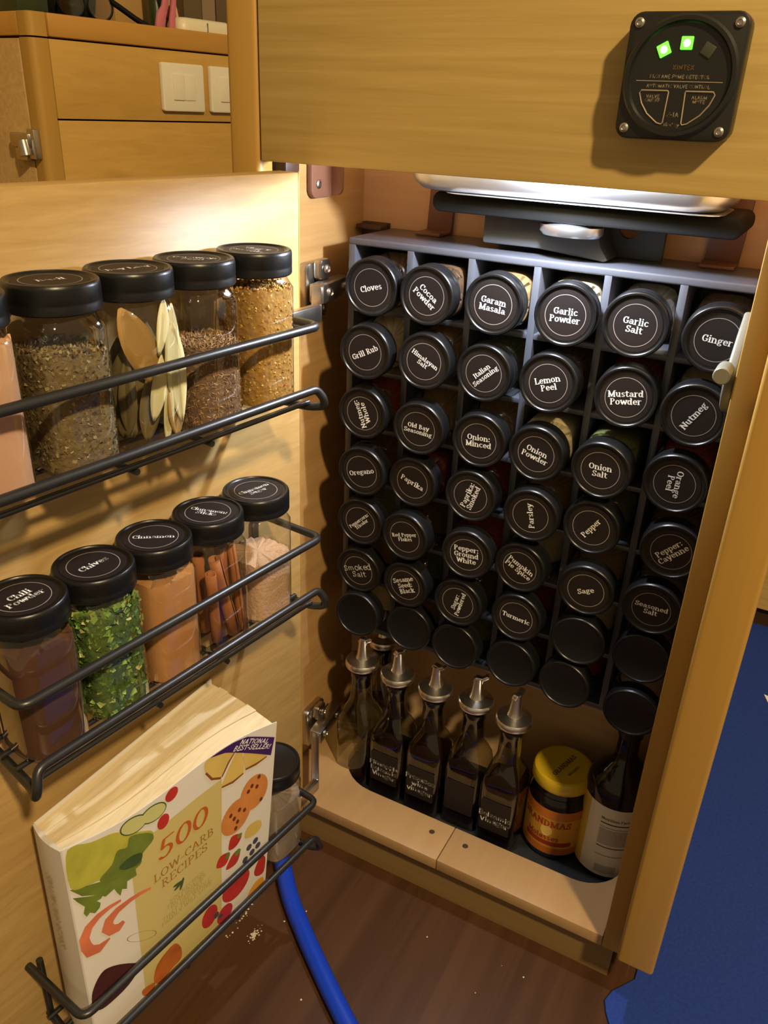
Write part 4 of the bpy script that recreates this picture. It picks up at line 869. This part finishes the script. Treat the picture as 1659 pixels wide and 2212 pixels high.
FBp('end_door', -.353, -.335, -.58, -.0395, -1.1, .090, 'veneer_y', bevel=.001)
hz = FBp('hinge', -.372, -.352, -.085, -.022, -.098, -.072, 'nickel', bevel=.003)
sb.part('hinge_plate', xf(box(-.366, -.352, -.034, -.010, -.118, -.064), FB), MAT['nickel'], hz, bevel=.002)
sb.part('hinge_cup', xf(box(-.368, -.353, -.078, -.038, -.122, -.098), FB), MAT['nickel'], hz, bevel=.003)
sb.part('hinge_knuckle', tube([FB(-.374, -.036, -.085), FB(-.374, -.030, -.112)], .012, 12), MAT['nickel'], hz, smooth=50)
for i, (s0, s1, lab) in enumerate(((-.060, .057, 'square ivory wall switch on the sideboard, the fully visible left one'), (.077, .194, 'square ivory wall switch cut off by the left cabinet stile'))):
    t = Thing('wall_switch', lab, 'switch', FB((s0+s1)/2, 0, -.026), 'switches on the sideboard')
    t.part('switch_plate', prism(rrect(s0, s1, -.0255, .0685, .005), lambda a, c, h: FB(a, h, c), .0, .012), MAT['switchw'], bevel=.003)
    m0 = (s0+s1)/2
    for q, (u0, u1, hh) in enumerate(((-.031, -.0005, .0150), (.0005, .031, .0140))):
        t.part('rocker', prism(rrect(m0+u0, m0+u1, -.003, .0475, .002), lambda a, c, h: FB(a, h, c), .011, hh), MAT['switchw'], bevel=.0012)
# things standing on the sideboard
ZT = TZ-.012
def on(s, w, z): return FB(s, w, ZT+z)
single('dark_bowl', lathe([(.025, 0), (.040, .006), (.054, .028), (.058, .055), (.055, .080), (.050, .080), (.05, .04), (.03, .02), (0, .018)], 32, lambda a, c, e: on(-.178+a, -.125+c, e)), MAT['darkbowl'], 'glossy black bowl on the sideboard, with bright lamp reflections', 'bowl', on(-.178, -.125, 0), smooth=40)
single('dark_box', xf(box(-.345, -.278, -.14, -.04, 0, .06), on), MAT['darkgreen'], 'small dark green box at the left end of the sideboard', 'box', on(-.33, -.09, 0), bevel=.006)
gl = Thing('eyeglasses', 'thin framed eyeglasses folded on the sideboard beside the black bowl', 'eyeglasses', on(-.13, -.07, 0))
for s in (-.140, -.208):
    gl.part('lens', prism(circ(s, .036, .030, .026, 24), lambda a, c, h: on(a, -.07+h, c+.004), 0, .002), MAT['lens'])
gl.part('frame', tube([on(-.140+.030*math.cos(t), -.07, .040+.026*math.sin(t)) for t in [k*math.pi/12 for k in range(25)]], .0025, 8), MAT['black'], smooth=60)
gl.part('frame', tube([on(-.208+.030*math.cos(t), -.07, .040+.026*math.sin(t)) for t in [k*math.pi/12 for k in range(25)]], .0025, 8), MAT['black'], smooth=60)
gl.part('temple_arm', tube([on(-.112, -.07, .052), on(-.092, -.062, .040), on(-.068, -.05, .024), on(-.045, -.035, .010)], .006, 8), MAT['black'], smooth=60)
single('tan_box', xf(box(-.02, .108, -.26, -.18, 0, .16), on), MAT['tanbox'], 'plain tan cardboard box standing behind the eyeglasses', 'box', on(-.04, -.2, 0), bevel=.002)
single('dark_bottle', lathe([(.014, 0), (.019, .002), (.019, .11), (.008, .14), (.008, .17), (0, .17)], 24, lambda a, c, e: on(.034+a, -.105+c, e)), MAT['darkgreen'], 'dark green glass bottle behind the pink clip', 'bottle', on(.005, -.105, 0), smooth=40)
pk = Thing('pink_clip', 'pink plastic hair clip standing upright on the sideboard edge', 'clip', on(-.005, -.035, 0))
pk.part('jaw', prism([(-.026, 0), (-.006, 0), (.002, .034), (.010, .055), (.018, .10), (.004, .11), (-.008, .10), (.0, .075), (-.006, .055), (-.020, .040), (-.026, .018)], lambda a, c, h: on(a, -.035+h, c), -.008, .0), MAT['pink'], bevel=.002)
pk.part('jaw', prism([(-.003, 0), (.012, 0), (.016, .03), (.022, .07), (.03, .11), (.02, .11), (.010, .06), (.003, .034)], lambda a, c, h: on(a, -.03+h, c), .0, .008), MAT['pink'], bevel=.002)
mt_ = Thing('gift_tag', 'maroon card tag with looped beige twine beside the pink clip', 'tag', on(.03, -.06, 0))
mt_.part('card', xf(box(.027, .057, -.062, -.056, 0, .055), on), MAT['maroon'], bevel=.001)
mt_.part('twine', tube(spline([on(.02, -.054, .052), on(.03, -.05, .075), on(.04, -.05, .06), on(.046, -.05, .035), on(.05, -.05, .012)]), .0022, 8), MAT['string'], smooth=60)
mt_.part('twine', tube(spline([on(.026, -.052, .058), on(.034, -.05, .09), on(.042, -.05, .05), on(.044, -.05, .02)]), .0022, 8), MAT['string'], smooth=60)
for s0, s1, hh, m, lab in ((.098, .150, .16, 'bookbrown', 'dark brown book standing on the sideboard, leftmost of three'), (.153, .192, .15, 'booktan', 'tan book standing on the sideboard, middle of three'), (.196, .262, .17, 'bookbrown', 'dark brown book standing on the sideboard next to the cabinet stile')):
    t = Thing('book', lab, 'book', on((s0+s1)/2, -.16, 0), 'books on the sideboard')
    t.part('cover', merge(xf(box(s0, s0+.003, -.24, -.09, 0, hh), on), xf(box(s1-.003, s1, -.24, -.09, 0, hh), on), xf(box(s0, s1, -.092, -.088, 0, hh), on)), MAT[m])
    t.part('pages', xf(box(s0+.003, s1-.003, -.236, -.092, .003, hh-.004), on), MAT['page'])
sd = Thing('soap_case', 'ivory plastic rounded case lying on the sideboard beside the cabinet stile', 'case', on(.08, -.03, 0))
sd.part('case_body', loft([[on(x, y, z) for x, y in rrect(.02+i, .18-i, -.07+i, -.008-i, .02-i*.5, 5)] for z, i in ((0, .004), (.006, 0), (.022, 0), (.032, .004), (.037, .012))], True, True), MAT['ivory'], smooth=50)
sd.part('case_clasp', xf(box(.092, .094, -.0085, -.0065, .002, .03), on), MAT['catchw'])

# ------------------------------------------------------------------ floor things
mp_ = [(-.036, .8895), (-.036, .86), (-.029, .838), (-.0215, .815), (-.018, .78), (-.01, .5), (1.6, .5), (1.6, 2.03), (.03, 2.03), (.03, .8895)]
mp_ = [(-.030, .865), (-.036, .845), (-.030, .828), (-.0205, .812), (-.017, .78), (-.005, .4), (1.6, .4), (1.6, 2.04), (-.005, 2.04), (-.005, .9)]
single('floor_mat', prism(mp_, idn, ZFL, ZFL+.005), MAT['matblue'], 'dark blue floor mat to the right of the cabinet', 'mat', (.4, 1.2, ZFL))
single('paper_scrap', prism([(.094, 1.735), (.112, 1.73), (.118, 1.69), (.108, 1.70)], idn, ZFL+.0052, ZFL+.0065), MAT['white'], 'torn white paper scrap on the blue mat at the right edge', 'paper', (.105, 1.71, ZFL+.005))
hp = [(-.70, .93, ZFL+.0145), (-.645, .875, ZFL+.0145), (-.5935, .823, ZFL+.0145), (-.5305, .7584, ZFL+.0145), (-.4744, .7138, ZFL+.0145), (-.4065, .6659, ZFL+.0145), (-.3419, .6232, ZFL+.0145), (-.25, .565, ZFL+.0145), (-.10, .48, ZFL+.0145)]
single('blue_hose', tube(spline(hp, 8), .0140, 16), MAT['hose'], 'bright blue hose curving across the brown floor under the door', 'hose', (-.45, .7, ZFL), smooth=60)
rc = random.Random(8); vs, fs = [], []
for k in range(80):
    if k < 55: x, y = -.5426+rc.gauss(0, .0028), .6781+rc.gauss(0, .008)
    elif k < 73: x, y = -.575+rc.gauss(0, .002), .688+rc.gauss(0, .018)
    else: x, y = rc.uniform(-.55, -.15), rc.uniform(.62, .84)
    r = rc.uniform(.0006, .0018); n = len(vs); vs += [(x+r*math.cos(t), y+r*math.sin(t), ZFL+.0003) for t in (0, 1.3, 2.5, 3.8, 5)]+[(x, y, ZFL+.0014)]
    fs += [(n+i, n+(i+1) % 5, n+5) for i in range(5)]
tag(build('crumbs', (vs, fs), MAT['crumb'], None, (-.54, .68, ZFL)), 'scattered white crumbs on the brown floor below the book', 'crumbs', kind='stuff')
